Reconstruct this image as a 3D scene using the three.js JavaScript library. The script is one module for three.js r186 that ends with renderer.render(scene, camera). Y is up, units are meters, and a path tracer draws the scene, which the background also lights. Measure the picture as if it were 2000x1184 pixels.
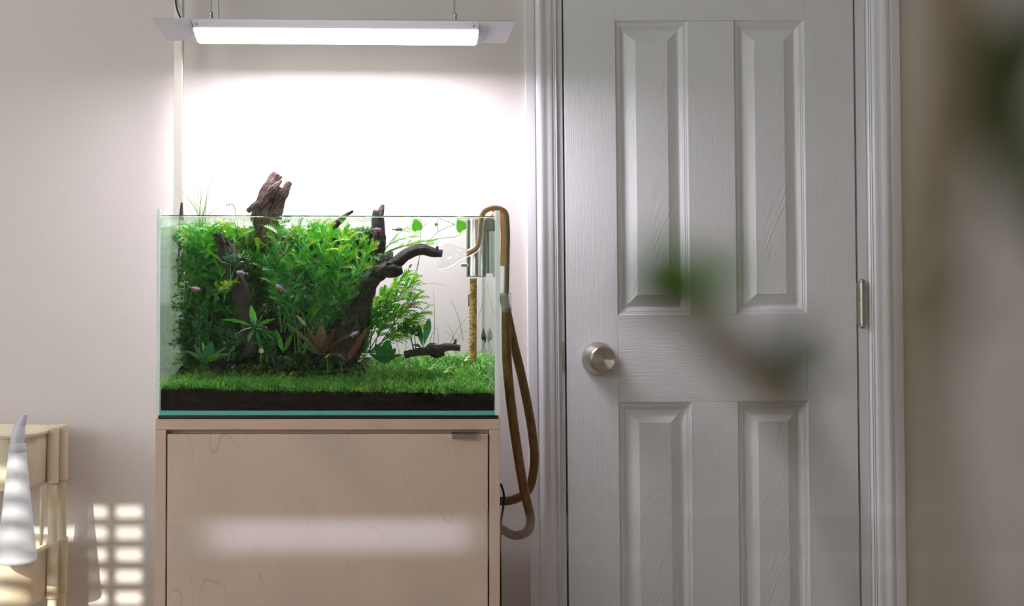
import * as THREE from 'three';
import { RoundedBoxGeometry } from 'three/addons/geometries/RoundedBoxGeometry.js';
import { mergeGeometries, toCreasedNormals } from 'three/addons/utils/BufferGeometryUtils.js';
import { RectAreaLightUniformsLib } from 'three/addons/lights/RectAreaLightUniformsLib.js';
import { createNoise3D } from 'simplex-noise';

// ------------------------------------------------------------------ camera, sky, sun, lights, exposure
const W = 2000, H = 1184, F = 2040;
const scene = new THREE.Scene();
const camera = new THREE.PerspectiveCamera(2 * Math.atan(H / 2 / F) * 180 / Math.PI, W / H, 0.02, 60);
camera.position.set(0, 0.87, 2.19);
camera.rotation.order = 'YXZ';
camera.rotation.set(0.5 * Math.PI / 180, -1.2 * Math.PI / 180, 0.1 * Math.PI / 180);
const CX = 807, CY = 609;                                   // the lens is shifted: the photograph is a crop
camera.setViewOffset(W, H, W / 2 - CX, H / 2 - CY, W, H);
camera.focus = 1.95;
camera.userData.fStop = 2.98;
camera.updateMatrixWorld(true);
scene.add(camera);

const renderer = new THREE.WebGLRenderer({ antialias: true });
renderer.toneMapping = THREE.LinearToneMapping;
renderer.toneMappingExposure = 1.0;
renderer.shadowMap.enabled = true;
RectAreaLightUniformsLib.init();

scene.background = new THREE.Color().setRGB(0.93, 0.97, 1.0);   // overcast sky seen only through the windows
scene.backgroundIntensity = 6;

const sun = new THREE.DirectionalLight(new THREE.Color().setRGB(1, 0.93, 0.82), 7);
sun.position.set(-0.15 * 8, 0.48 * 8, 8);
sun.target.position.set(0, 0, 0);
sun.castShadow = true;
sun.shadow.radius = 0.6;
sun.shadow.mapSize.set(2048, 2048);
Object.assign(sun.shadow.camera, { left: -5, right: 5, top: 5, bottom: -5, near: 0.1, far: 25 });
scene.add(sun, sun.target);
const LAMP_LIGHT = 58;                                        // radiance of the aquarium lamp

// ------------------------------------------------------------------ helpers
let seedN = 12345;
function rnd() { seedN = (seedN + 0x6d2b79f5) | 0; let t = Math.imul(seedN ^ (seedN >>> 15), 1 | seedN); t = (t + Math.imul(t ^ (t >>> 7), 61 | t)) ^ t; return ((t ^ (t >>> 14)) >>> 0) / 4294967296; }
const rr = (a, b) => a + (b - a) * rnd();
const pick = (a) => a[Math.floor(rnd() * a.length)];
const noise = createNoise3D(rnd);
const fbm = (x, y, z, o = 4) => { let s = 0, a = 0.5; for (let i = 0; i < o; i++) { s += a * noise(x, y, z); x *= 2.03; y *= 2.03; z *= 2.03; a *= 0.5; } return s; };
const V = (x, y, z) => new THREE.Vector3(x, y, z);
const lerp = THREE.MathUtils.lerp, clamp = THREE.MathUtils.clamp, sstep = THREE.MathUtils.smoothstep;

// the point at distance z from the back wall that a survey of the photograph gives for pixel (px, py)
const EYE = new THREE.Vector3(0, 0.87, 2.19), LOOK = new THREE.Quaternion().setFromEuler(new THREE.Euler(0.5 * Math.PI / 180, -1.2 * Math.PI / 180, 0.1 * Math.PI / 180, 'YXZ'));
function at(px, py, z) {
  const d = V((px - CX) / F, -(py - CY) / F, -1).applyQuaternion(LOOK);
  return EYE.clone().addScaledVector(d, (z - EYE.z) / d.z);
}

const used = {};
function numbered(n) { const k = used[n] = (used[n] ?? -1) + 1; return k ? n + '_' + String(k).padStart(3, '0') : n; }
function shadowed(m) { m.castShadow = true; m.receiveShadow = true; return m; }
function part(name, geo, m, parent) { const o = shadowed(new THREE.Mesh(geo, m)); o.name = name; parent.add(o); return o; }
function thing(name, label, category, pos = [0, 0, 0], group) {
  const o = new THREE.Group(); o.name = numbered(name); o.position.set(...pos); scene.add(o);
  o.userData = { label, category }; if (group) o.userData.group = group; return o;
}
function single(name, label, category, geo, m, group) {
  const o = shadowed(new THREE.Mesh(geo, m)); o.name = numbered(name); scene.add(o);
  o.userData = { label, category }; if (group) o.userData.group = group; return o;
}
function struct(name, geo, m, label) {
  const o = geo ? shadowed(new THREE.Mesh(geo, m)) : new THREE.Group(); o.name = name; scene.add(o);
  o.userData = { kind: 'structure' }; if (label) o.userData.label = label; return o;
}
const box = (x0, x1, y0, y1, z0, z1) => new THREE.BoxGeometry(x1 - x0, y1 - y0, z1 - z0).translate((x0 + x1) / 2, (y0 + y1) / 2, (z0 + z1) / 2);
const rbox = (x0, x1, y0, y1, z0, z1, r = 0.002, s = 2) => new RoundedBoxGeometry(x1 - x0, y1 - y0, z1 - z0, s, r).translate((x0 + x1) / 2, (y0 + y1) / 2, (z0 + z1) / 2);
function planarUV(g, ax = 'x', ay = 'y', s = 1) {
  const p = g.attributes.position, uv = new Float32Array(p.count * 2), gx = { x: 'getX', y: 'getY', z: 'getZ' };
  for (let i = 0; i < p.count; i++) { uv[2 * i] = p[gx[ax]](i) * s; uv[2 * i + 1] = p[gx[ay]](i) * s; }
  g.setAttribute('uv', new THREE.BufferAttribute(uv, 2)); return g;
}
function geoFrom(pos, idx, uv) {
  const g = new THREE.BufferGeometry();
  g.setAttribute('position', new THREE.BufferAttribute(new Float32Array(pos), 3));
  g.setAttribute('uv', new THREE.BufferAttribute(new Float32Array(uv ?? new Array(pos.length / 3 * 2).fill(0)), 2));
  g.setIndex(idx); g.computeVertexNormals(); return g;
}
// a swept tube whose radius follows radii; rough = (angle, metres along) -> factor
function limb(points, radii, { seg = 24, radial = 10, rough = null, cap = true, flat = 1 } = {}) {
  const c = new THREE.CatmullRomCurve3(points.map((p) => p.isVector3 ? p : V(...p)), false, 'centripetal');
  const fr = c.computeFrenetFrames(seg, false), len = c.getLength(), pos = [], uv = [], idx = [];
  for (let i = 0; i <= seg; i++) {
    const t = i / seg, p = c.getPointAt(t), f = t * (radii.length - 1), k = Math.min(radii.length - 2, Math.floor(f));
    const r = radii.length === 1 ? radii[0] : lerp(radii[k], radii[k + 1], f - k);
    for (let j = 0; j <= radial; j++) {
      const a = (j % radial) / radial * Math.PI * 2, q = r * (rough ? rough(a, t * len, t) : 1);
      const v = p.clone().addScaledVector(fr.normals[i], Math.cos(a) * q).addScaledVector(fr.binormals[i], Math.sin(a) * q * flat);
      pos.push(v.x, v.y, v.z); uv.push(j / radial * r * 6.28, t * len);
    }
  }
  const n = radial + 1;
  for (let i = 0; i < seg; i++) for (let j = 0; j < radial; j++) { const a = i * n + j; idx.push(a, a + 1, a + n, a + 1, a + n + 1, a + n); }
  if (cap) for (const [i, s] of [[0, 1], [seg, -1]]) {
    const p = c.getPointAt(i / seg), k = pos.length / 3; pos.push(p.x, p.y, p.z); uv.push(0, 0);
    for (let j = 0; j < radial; j++) { const a = i * n + j; s > 0 ? idx.push(k, a + 1, a) : idx.push(k, a, a + 1); }
  }
  const g = geoFrom(pos, idx, uv);
  const N = g.attributes.normal;                                // close the seam
  for (let i = 0; i <= seg; i++) { const a = i * n, b = i * n + radial; for (const k of ['X', 'Y', 'Z']) { const m = (N['get' + k](a) + N['get' + k](b)) / 2; N['set' + k](a, m); N['set' + k](b, m); } }
  return g;
}
const lathe = (pts, n = 40) => new THREE.LatheGeometry(pts.map((p) => new THREE.Vector2(p[0], p[1])), n);
function tex(w, h, fn, srgb = false, repeat = true) {
  const d = new Uint8Array(w * h * 4);
  for (let y = 0; y < h; y++) for (let x = 0; x < w; x++) { const c = fn(x / w, y / h), o = (y * w + x) * 4; const [r, g, b] = Array.isArray(c) ? c : [c, c, c]; d[o] = clamp(r, 0, 1) * 255; d[o + 1] = clamp(g, 0, 1) * 255; d[o + 2] = clamp(b, 0, 1) * 255; d[o + 3] = 255; }
  const t = new THREE.DataTexture(d, w, h); t.magFilter = THREE.LinearFilter; t.minFilter = THREE.LinearMipmapLinearFilter; t.generateMipmaps = true;
  if (repeat) t.wrapS = t.wrapT = THREE.RepeatWrapping; if (srgb) t.colorSpace = THREE.SRGBColorSpace; t.needsUpdate = true; return t;
}
// noise that repeats over the unit square
const loopNoise = (u, v, fx, fy, z = 0) => { const a = u * 6.28318, b = v * 6.28318; return noise(Math.cos(a) * fx / 6.28 + z, Math.sin(a) * fx / 6.28 + Math.cos(b) * fy / 6.28 * 0.73, Math.sin(b) * fy / 6.28 + z * 1.7); };
const scaled = (t, sx, sy, rot = 0) => { const c = t.clone(); c.repeat.set(sx, sy); c.rotation = rot; c.needsUpdate = true; return c; };
const std = (o) => new THREE.MeshStandardMaterial(o);
const phys = (o) => new THREE.MeshPhysicalMaterial(o);
const rgb = (r, g, b) => new THREE.Color().setRGB(r, g, b);

// ------------------------------------------------------------------ materials
const peelT = tex(512, 512, (u, v) => 0.5 + 0.32 * loopNoise(u, v, 60, 60) + 0.2 * loopNoise(u, v, 130, 130, 5));
const grainT = tex(512, 512, (u, v) => { const w = u + 0.0025 * loopNoise(u, v, 6, 9, 2); return 0.5 + 0.34 * loopNoise(w, v, 150, 5, 3) + 0.22 * loopNoise(w, v, 300, 12, 9); });
const swirlT = tex(512, 1024, (u, v) => { const n = loopNoise(u, v, 5, 5, 1) * 1.4 + Math.abs(u - 0.5) * 7 - v * 22; return 0.5 + 0.4 * Math.sin(n * 5.5) * sstep(loopNoise(u, v, 9, 12, 4), -0.5, 0.6); });
const birchTex = (size, amp) => tex(size, size, (u, v) => {
  const e = loopNoise(u, v, 6, 2.4, 7) + 0.22 * loopNoise(u, v, 14, 5, 3), f = (e * 3.4 + 10) % 1;
  const line = Math.exp(-Math.pow((f - 0.5) / 0.028, 2)) * sstep(loopNoise(u, v, 7, 7, 12), -0.35, 0.5);
  const fine = 0.004 * loopNoise(u, v, 260, 8, 2) + 0.004 * loopNoise(u, v, 120, 5, 5), blot = 0.03 * loopNoise(u, v, 5, 6, 9);
  return [0.82 + fine + blot - amp * line, 0.728 + fine + blot * 0.6 - amp * 1.1 * line, 0.66 + fine + blot * 0.4 - amp * 1.1 * line];
}, true);
const birchT = birchTex(1024, 0.075), birchPlainT = birchTex(512, 0.0);
const M = {
  wall: std({ color: rgb(0.655, 0.605, 0.572), roughness: 0.85, bumpMap: scaled(peelT, 6, 6), bumpScale: 0.00022 }),
  ceiling: std({ color: rgb(0.72, 0.7, 0.67), roughness: 0.9 }),
  floor: std({ color: rgb(0.42, 0.34, 0.26), roughness: 0.5, bumpMap: scaled(grainT, 0.8, 0.8), bumpScale: 0.0003 }),
  trim: phys({ color: rgb(0.72, 0.71, 0.74), roughness: 0.24 }),
  door: phys({ color: rgb(0.69, 0.69, 0.7), roughness: 0.38, bumpMap: scaled(grainT, 3.4, 2.2), bumpScale: 0.0003 }),
  doorAcross: phys({ color: rgb(0.69, 0.69, 0.7), roughness: 0.38, bumpMap: scaled(grainT, 3.2, 2.2, Math.PI / 2), bumpScale: 0.0004 }),
  doorPanel: phys({ color: rgb(0.69, 0.69, 0.7), roughness: 0.36, bumpMap: scaled(swirlT, 4.2, 1.35), bumpScale: 0.0006 }),
  gap: std({ color: rgb(0.02, 0.02, 0.022), roughness: 0.9 }),
  steel: std({ color: rgb(0.56, 0.53, 0.5), metalness: 1, roughness: 0.3 }),
  brushed: phys({ color: rgb(0.42, 0.4, 0.38), metalness: 1, roughness: 0.24 }),
  nickel: std({ color: rgb(0.4, 0.36, 0.32), metalness: 1, roughness: 0.36 }),
  alu: std({ color: rgb(0.58, 0.53, 0.47), metalness: 0.9, roughness: 0.42 }),
  lampShell: phys({ color: rgb(0.5, 0.5, 0.56), roughness: 0.45, metalness: 0.1 }),
  glow: std({ color: rgb(0.9, 0.9, 0.9), emissive: rgb(1, 0.97, 1.0), emissiveIntensity: 8, roughness: 0.5 }),
  wire: std({ color: rgb(0.25, 0.24, 0.23), metalness: 0.8, roughness: 0.4 }),
  black: std({ color: rgb(0.015, 0.015, 0.017), roughness: 0.6 }),
  blackShiny: std({ color: rgb(0.012, 0.014, 0.014), roughness: 0.35 }),
  birch: std({ map: scaled(birchT, 1.15, 1.1), roughness: 0.5 }),
  birchEdge: std({ map: scaled(birchPlainT, 0.5, 2.4, Math.PI / 2), roughness: 0.5, color: rgb(1, 0.93, 0.92) }),
  birchSide: std({ map: scaled(birchPlainT, 1.7, 0.9), roughness: 0.5, color: rgb(1, 0.94, 0.93) }),
  pane: phys({ color: rgb(0.985, 0.998, 0.993), roughness: 0.0, transmission: 1, thickness: 0, ior: 1.5, specularIntensity: 0.3, side: THREE.DoubleSide }),
  sidePane: phys({ color: rgb(0.8, 0.93, 0.85), roughness: 0.0, transmission: 1, thickness: 0, ior: 3.6, specularIntensity: 1, side: THREE.DoubleSide }),
  shelfGlass: phys({ color: rgb(0.985, 0.99, 0.99), roughness: 0.2, transmission: 1, thickness: 0, ior: 1.5, specularIntensity: 0.06, side: THREE.DoubleSide }),
  paneEdge: phys({ color: rgb(0.95, 1.0, 0.99), roughness: 0.9, transmission: 0.3, thickness: 0, side: THREE.DoubleSide }),
  floorEdge: phys({ color: rgb(0.12, 0.46, 0.42), roughness: 0.35 }),
  water: phys({ color: rgb(0.985, 1.0, 0.99), roughness: 0.0, transmission: 1, thickness: 0, ior: 1.33, side: THREE.DoubleSide }),
  waterEdge: phys({ color: rgb(0.9, 0.97, 0.95), roughness: 0.02, transmission: 1, thickness: 0.01, ior: 1.33 }),
  tube: phys({ color: rgb(0.98, 0.985, 0.975), roughness: 0.0, transmission: 1, thickness: 0, ior: 1.5, side: THREE.DoubleSide }),
  silicone: phys({ color: rgb(0.95, 0.96, 0.95), roughness: 0.2, transmission: 0.9, thickness: 0, side: THREE.DoubleSide }),
  clearPlastic: phys({ color: rgb(0.93, 0.93, 0.95), roughness: 0.12, transmission: 0.8, thickness: 0, ior: 1.45, side: THREE.DoubleSide }),
  beige: phys({ color: rgb(0.74, 0.64, 0.47), roughness: 0.42 }),
  bottle: phys({ color: rgb(0.84, 0.86, 0.92), roughness: 0.6, transmission: 0.6, thickness: 0, side: THREE.DoubleSide }),
  nozzle: phys({ color: rgb(0.8, 0.8, 0.86), roughness: 0.3, transmission: 0.45, thickness: 0, side: THREE.DoubleSide }),
  table: std({ color: rgb(0.5, 0.42, 0.34), roughness: 0.6 }),
  pot: std({ color: rgb(0.35, 0.18, 0.1), roughness: 0.8 }),
  blind: std({ color: rgb(0.75, 0.73, 0.7), roughness: 0.5 }),
};
const stainT = tex(256, 512, (u, v) => { const n = loopNoise(u, v, 8, 10) * 0.5 + loopNoise(u, v, 24, 30, 3) * 0.35 + loopNoise(u, v, 70, 80, 6) * 0.3; return [0.50 + n * 0.13, 0.375 + n * 0.12, 0.19 + n * 0.09]; }, true);
const filmT = tex(128, 512, (u, v) => { const n = loopNoise(u, v, 5, 12, 8) * 0.7 + loopNoise(u, v, 14, 40, 3) * 0.5; const k = sstep(n, 0.0, 0.7); return [0.78 - 0.35 * k, 0.66 - 0.36 * k, 0.36 - 0.24 * k]; }, true);
M.hose = phys({ map: scaled(stainT, 12, 4), roughness: 0.42, transmission: 0.15, thickness: 0 });
M.hoseAmber = phys({ color: rgb(0.75, 0.45, 0.08), roughness: 0.7, transmission: 0.5, thickness: 0, side: THREE.DoubleSide });
M.film = phys({ color: rgb(0.36, 0.23, 0.10), roughness: 0.9, transmission: 0.45, thickness: 0, side: THREE.DoubleSide });
M.intake = phys({ map: scaled(filmT, 1, 1.6), roughness: 0.8, transmission: 0.35, thickness: 0, side: THREE.DoubleSide });
const barkT = tex(512, 512, (u, v) => { const n = loopNoise(u, v, 40, 8) * 0.5 + loopNoise(u, v, 90, 30, 4) * 0.4; return 0.5 + n * 0.5; });
const woodT = tex(512, 512, (u, v) => { const n = loopNoise(u, v, 12, 9, 3) * 0.6 + loopNoise(u, v, 60, 40, 5) * 0.5; const k = sstep(loopNoise(u, v, 90, 90, 11), 0.45, 0.8) * 0.25; return [0.16 + n * 0.06 + k, 0.125 + n * 0.05 + k, 0.105 + n * 0.04 + k]; }, true);
const woodDryT = tex(512, 512, (u, v) => { const n = loopNoise(u, v, 30, 7, 2) * 0.7 + loopNoise(u, v, 80, 30, 6) * 0.5; return [0.40 + n * 0.2, 0.325 + n * 0.18, 0.29 + n * 0.165]; }, true);
M.wood = std({ map: scaled(woodT, 8, 8), roughness: 0.75, bumpMap: scaled(barkT, 14, 8), bumpScale: 0.003 });
M.woodDry = std({ map: scaled(woodDryT, 10, 8), roughness: 0.85, bumpMap: scaled(barkT, 14, 8), bumpScale: 0.004 });
const soilT = tex(512, 512, (u, v) => { const n = loopNoise(u, v, 90, 90, 3), k = loopNoise(u, v, 40, 40, 8); return 0.5 + n * 0.4 + k * 0.2; });
M.soil = phys({ color: rgb(0.016, 0.011, 0.008), roughness: 1, specularIntensity: 0.3, bumpMap: scaled(soilT, 5, 5), bumpScale: 0.004 });
const leaf = (r, g, b, t = 0.42, rough = 0.6) => phys({ color: rgb(r, g, b), roughness: rough, transmission: t, thickness: 0, side: THREE.DoubleSide });
const G = {
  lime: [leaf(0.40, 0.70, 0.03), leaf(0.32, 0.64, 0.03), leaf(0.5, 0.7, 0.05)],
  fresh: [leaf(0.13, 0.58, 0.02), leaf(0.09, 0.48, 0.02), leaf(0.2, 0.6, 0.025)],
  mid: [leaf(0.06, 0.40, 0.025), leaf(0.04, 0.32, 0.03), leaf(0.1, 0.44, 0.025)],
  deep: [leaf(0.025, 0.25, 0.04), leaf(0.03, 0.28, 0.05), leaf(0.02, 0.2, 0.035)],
  teal: [leaf(0.08, 0.36, 0.15), leaf(0.1, 0.4, 0.15), leaf(0.06, 0.29, 0.1)],
  brown: [leaf(0.17, 0.125, 0.045, 0.3), leaf(0.18, 0.115, 0.05, 0.3), leaf(0.15, 0.145, 0.05, 0.3)],
  rust: [leaf(0.32, 0.13, 0.075, 0.3), leaf(0.27, 0.13, 0.075, 0.3)],
  pale: [leaf(0.6, 0.72, 0.3), leaf(0.55, 0.7, 0.15)],
  hair: [leaf(0.3, 0.5, 0.18), leaf(0.22, 0.42, 0.12)],
};

const veinT = tex(128, 256, (u, v) => {
  const d = Math.abs(u - 0.5) * 2, rib = Math.exp(-Math.pow(d / 0.07, 2)), side = Math.pow(0.5 + 0.5 * Math.sin((v * 9 - d * 1.1) * 6.283), 6) * (1 - d);
  const m = 0.88 + 0.1 * loopNoise(u, v, 9, 14, 4) + 0.08 * loopNoise(u, v, 30, 50, 7) + 0.22 * rib + 0.12 * side; return [m, m, m * 0.95];
}, false);
const veinB = tex(128, 256, (u, v) => { const d = Math.abs(u - 0.5) * 2; return 0.6 - 0.5 * Math.exp(-Math.pow(d / 0.09, 2)) + 0.25 * Math.sin((v * 9 - d * 1.1) * 6.283) * (1 - d); });
const GV = {};                                                 // the same greens with veins, for the broad leaves
for (const k in G) GV[k] = G[k].map((m) => { const c = m.clone(); c.map = veinT; c.bumpMap = veinB; c.bumpScale = 0.0008; return c; });

// ------------------------------------------------------------------ the room
const FLOOR = -0.13, CEIL = 2.32, XL = -2.8, XR = 2.2, ZB = 3.4;
struct('floor', planarUV(box(XL - 0.1, XR + 0.1, FLOOR - 0.1, FLOOR, -0.15, ZB + 0.15), 'x', 'z'), M.floor);
struct('ceiling', box(XL - 0.1, XR + 0.1, CEIL, CEIL + 0.1, -0.15, ZB + 0.15), M.ceiling);
const TILT = 0.0101;                                           // the door frame leans a little
const anchor = at(1103.5, 592, 0);
const dl = (px, py) => { const p = at(px, py, 0).sub(anchor), c = Math.cos(-TILT), s = Math.sin(-TILT); return [p.x * c - p.y * s, p.x * s + p.y * c]; };
// back wall with the doorway cut out
{
  const sh = new THREE.Shape([[XL - 0.1, FLOOR], [XR + 0.1, FLOOR], [XR + 0.1, CEIL], [XL - 0.1, CEIL]].map((p) => new THREE.Vector2(...p)));
  const w = dl(1674.5, 592)[0], R = (u, v) => new THREE.Vector2(anchor.x + u * Math.cos(TILT) - v * Math.sin(TILT), anchor.y + u * Math.sin(TILT) + v * Math.cos(TILT));
  const v0 = FLOOR + 0.004 - anchor.y, v1 = 1.93 - anchor.y;
  sh.holes.push(new THREE.Path([R(-0.024, v0 - 0.0), R(-0.024, v1), R(w + 0.024, v1), R(w + 0.024, v0)]));
  const g = new THREE.ExtrudeGeometry(sh, { depth: 0.12, bevelEnabled: false }).translate(0, 0, -0.12);
  struct('wall_back', planarUV(g), M.wall);
  // a closet lies behind the door
  struct('wall_closet', box(anchor.x - 0.1, anchor.x + w + 0.1, FLOOR, 2.1, -0.16, -0.13), M.gap);
}
// left wall with a bare window, rear wall with the blinds, right wall
function wallWithHole(name, along, x0, x1, h0, h1, y0, y1, place) {
  const sh = new THREE.Shape([[x0, FLOOR], [x1, FLOOR], [x1, CEIL], [x0, CEIL]].map((p) => new THREE.Vector2(...p)));
  sh.holes.push(new THREE.Path([[h0, y0], [h0, y1], [h1, y1], [h1, y0]].map((p) => new THREE.Vector2(...p))));
  const g = new THREE.ExtrudeGeometry(sh, { depth: 0.12, bevelEnabled: false });
  planarUV(g); place(g); return struct(name, g, M.wall);
}
wallWithHole('wall_left', 'z', 0, ZB, 1.2, 2.9, 0.65, 2.05, (g) => g.rotateY(-Math.PI / 2).translate(XL, 0, 0));
const WX0 = -2.15, WX1 = -1.03, WY0 = 0.95, WY1 = 2.17;
wallWithHole('wall_rear', 'x', XL - 0.1, XR + 0.1, WX0, WX1, WY0, WY1, (g) => g.translate(0, 0, ZB));
struct('wall_right', box(XR, XR + 0.12, FLOOR, CEIL, 0, ZB), M.wall);
function windowFrame(name, x0, x1, y0, y1, label) {
  const w = struct(name, null, null, label), t = 0.04;
  part('window_frame', mergeGeometries([box(x0, x0 + t, y0, y1, 0, 0.06), box(x1 - t, x1, y0, y1, 0, 0.06), box(x0 + t, x1 - t, y1 - t, y1, 0, 0.06), box(x0 + t, x1 - t, y0, y0 + t, 0, 0.06)]), M.trim, w);
  part('pane', box(x0 + t, x1 - t, y0 + t, y1 - t, 0.028, 0.032), M.pane, w);
  return w;
}
{ const w = windowFrame('window_1', 1.2, 2.9, 0.65, 2.05, 'white framed window in the left wall'); w.rotation.y = -Math.PI / 2; w.position.set(XL - 0.02, 0, 0); }
{ const w = windowFrame('window_2', WX0 - 0.03, WX1 + 0.04, WY0 - 0.04, WY1 + 0.04, 'white framed window behind the blinds'); w.position.set(0, 0, ZB + 0.05); }
{
  const b = thing('window_blind', 'white slatted blind over the rear window', 'blind', [0, 0, ZB - 0.045]);
  const slat = new RoundedBoxGeometry(WX1 - WX0 + 0.08, 0.0025, 0.046, 1, 0.001);
  part('headrail', box(WX0 - 0.04, WX1 + 0.04, WY1, WY1 + 0.04, -0.02, 0.03), M.blind, b);
  for (let y = WY1 - 0.02; y > WY0 - 0.03; y -= 0.045) { const s = part('slat', slat, M.blind, b); s.position.set((WX0 + WX1) / 2, y, 0); }
  for (const x of [WX1 - 0.058, WX1 - 0.4, WX1 - 0.75]) part('ladder_tape', box(x - 0.011, x + 0.011, WY0 - 0.02, WY1, 0.0235, 0.0245), M.blind, b);
}

// ------------------------------------------------------------------ door, its frame and hardware
{
  const door = struct('door_1', null, null, 'white moulded panel door with wood grain relief');
  door.position.copy(anchor); door.rotation.z = TILT;
  const w = dl(1674.5, 592)[0], v0 = FLOOR + 0.008 - anchor.y, v1 = 1.91 - anchor.y, zf = 0.002, zb = -0.033;
  const A = dl(1201, 42), B = dl(1341.5, 42), Cc = dl(1433, 40), D = dl(1569, 40), yu1 = dl(1300, 41)[1], yu0 = dl(1300, 615)[1], yl1 = dl(1300, 786)[1];
  const yl0 = yl1 - 0.66, ua = A[0], ub = B[0], uc = Cc[0], ud = D[0];
  const piece = (name, x0, x1, y0, y1, m) => part(name, planarUV(rbox(x0, x1, y0, y1, zb, zf, 0.0012, 1)), m, door);
  piece('stile', 0.0025, ua, v0, v1, M.door); piece('stile', ud, w - 0.0025, v0, v1, M.door);
  piece('rail', ua, ud, yu1, v1, M.doorAcross); piece('rail', ua, ud, yl1, yu0, M.doorAcross); piece('rail', ua, ud, v0, yl0, M.doorAcross);
  piece('mullion', ub, uc, yu0, yu1, M.door); piece('mullion', ub, uc, yl0, yl1, M.door);
  function panel(x0, x1, y0, y1) {
    const steps = [[0, 0.002], [0.0025, -0.0015], [0.0045, -0.0015], [0.0055, -0.003], [0.0085, -0.003], [0.0095, -0.0045], [0.0125, -0.006], [0.0165, -0.0105], [0.02, -0.0105], [0.0415, -0.0015], [0.0425, 0.0]];
    const pos = [], idx = [];
    const quad = (a, b, c, d) => { const k = pos.length / 3; pos.push(...a, ...b, ...c, ...d); idx.push(k, k + 1, k + 2, k, k + 2, k + 3); };
    const ring = ([s, z]) => [[x0 + s, y0 + s, z], [x1 - s, y0 + s, z], [x1 - s, y1 - s, z], [x0 + s, y1 - s, z]];
    for (let i = 0; i < steps.length - 1; i++) { const o = ring(steps[i]), n = ring(steps[i + 1]); for (let k = 0; k < 4; k++) quad(o[k], o[(k + 1) % 4], n[(k + 1) % 4], n[k]); }
    quad(...ring(steps.at(-1)));
    const g = geoFrom(pos, idx); part('panel', planarUV(g), M.doorPanel, door);
  }
  panel(ua, ub, yu0, yu1); panel(uc, ud, yu0, yu1); panel(ua, ub, yl0, yl1); panel(uc, ud, yl0, yl1);
  part('door_core', box(0.01, w - 0.01, v0 + 0.01, v1 - 0.01, zb + 0.002, -0.0125), M.door, door);
  // knob
  const k = dl(1168, 701), knob = part('knob', lathe([[0.0001, 0.0], [0.0345, 0.0], [0.0355, 0.003], [0.034, 0.008], [0.027, 0.022], [0.0245, 0.026], [0.0265, 0.031], [0.0285, 0.037]], 64).rotateX(Math.PI / 2), M.steel, door);
  knob.position.set(k[0], k[1], zf); knob.userData.label = 'round brushed steel knob';
  const face = part('knob_face', lathe([[0.0285, 0.037], [0.0288, 0.048], [0.0272, 0.0525], [0.0245, 0.0545], [0.0225, 0.0535], [0.0001, 0.0505]], 64).rotateX(Math.PI / 2), phys({ color: rgb(0.55, 0.52, 0.48), metalness: 1, roughness: 0.3, anisotropy: 0.9, anisotropyRotation: Math.PI / 2 }), knob);
  // strike plate and hinge
  const s0 = dl(1103.5, 697), sp = part('strike_plate', rbox(-0.005, 0.0, -0.031, 0.031, -0.002, 0.0035, 0.0014), M.steel, door); sp.position.set(s0[0] - 0.001, s0[1], 0.0);
  const h0 = dl(1681.5, 593.5), hinge = part('hinge', rbox(-0.012, 0.006, -0.0445, 0.0445, -0.003, 0.0026, 0.0008), M.nickel, door); hinge.position.set(h0[0], h0[1], 0.0); hinge.userData.label = 'satin nickel butt hinge';
  for (let i = 0; i < 5; i++) { const kn = part('knuckle', new THREE.CylinderGeometry(0.0072, 0.0072, 0.0172, 20), M.nickel, hinge); kn.position.set(0, (i - 2) * 0.0178, 0.0065); }
  for (const y of [-0.047, 0.047]) { const kn = part('pin_cap', new THREE.SphereGeometry(0.0055, 14, 8), M.nickel, hinge); kn.position.set(0, y, 0.0065); }
  // casings
  const prof = [[0, -0.0], [0, 0.0145], [0.0005, 0.0155], [0.0185, 0.0165], [0.0195, 0.0145], [0.021, 0.0142], [0.024, 0.0165], [0.029, 0.0185], [0.034, 0.0185], [0.038, 0.0165], [0.042, 0.0135], [0.0455, 0.0125], [0.05, 0.0135], [0.054, 0.0125], [0.0575, 0.0095], [0.0585, 0.0075], [0.0605, 0.0095], [0.0625, 0.0075], [0.0645, 0.009], [0.067, 0.0065], [0.067, 0.0]];
  function casing(name, u0, dir, va, vb, label) {
    const sh = new THREE.Shape(prof.map(([a, b]) => new THREE.Vector2(a, b)));
    let g = new THREE.ExtrudeGeometry(sh, { depth: vb - va, bevelEnabled: false, curveSegments: 1 });
    g.rotateX(-Math.PI / 2);                                    // extrude axis -> +y, profile height -> -z
    g.scale(1, 1, -1); if (dir < 0) g.scale(-1, 1, 1);
    if (g.index) g = g.toNonIndexed();
    if (dir > 0) { const p = g.attributes.position.array; for (let i = 0; i < p.length; i += 9) for (let c = 0; c < 3; c++) { const t = p[i + 3 + c]; p[i + 3 + c] = p[i + 6 + c]; p[i + 6 + c] = t; } }
    g.deleteAttribute('normal'); g.computeVertexNormals(); g = toCreasedNormals(g, 0.6);
    const o = struct(name, g, M.trim, label);
    const c = Math.cos(TILT), s = Math.sin(TILT);
    o.position.set(anchor.x + u0 * c - va * s, anchor.y + u0 * s + va * c, 0); o.rotation.z = TILT; return o;
  }
  const topv = 1.93 - anchor.y;
  casing('trim_1', dl(1029, 592)[0], 1, v0 - 0.006, topv + 0.06, 'white moulded casing left of the door');
  casing('trim_2', dl(1757, 592)[0], -1, v0 - 0.006, topv + 0.06, 'white moulded casing right of the door');
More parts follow.
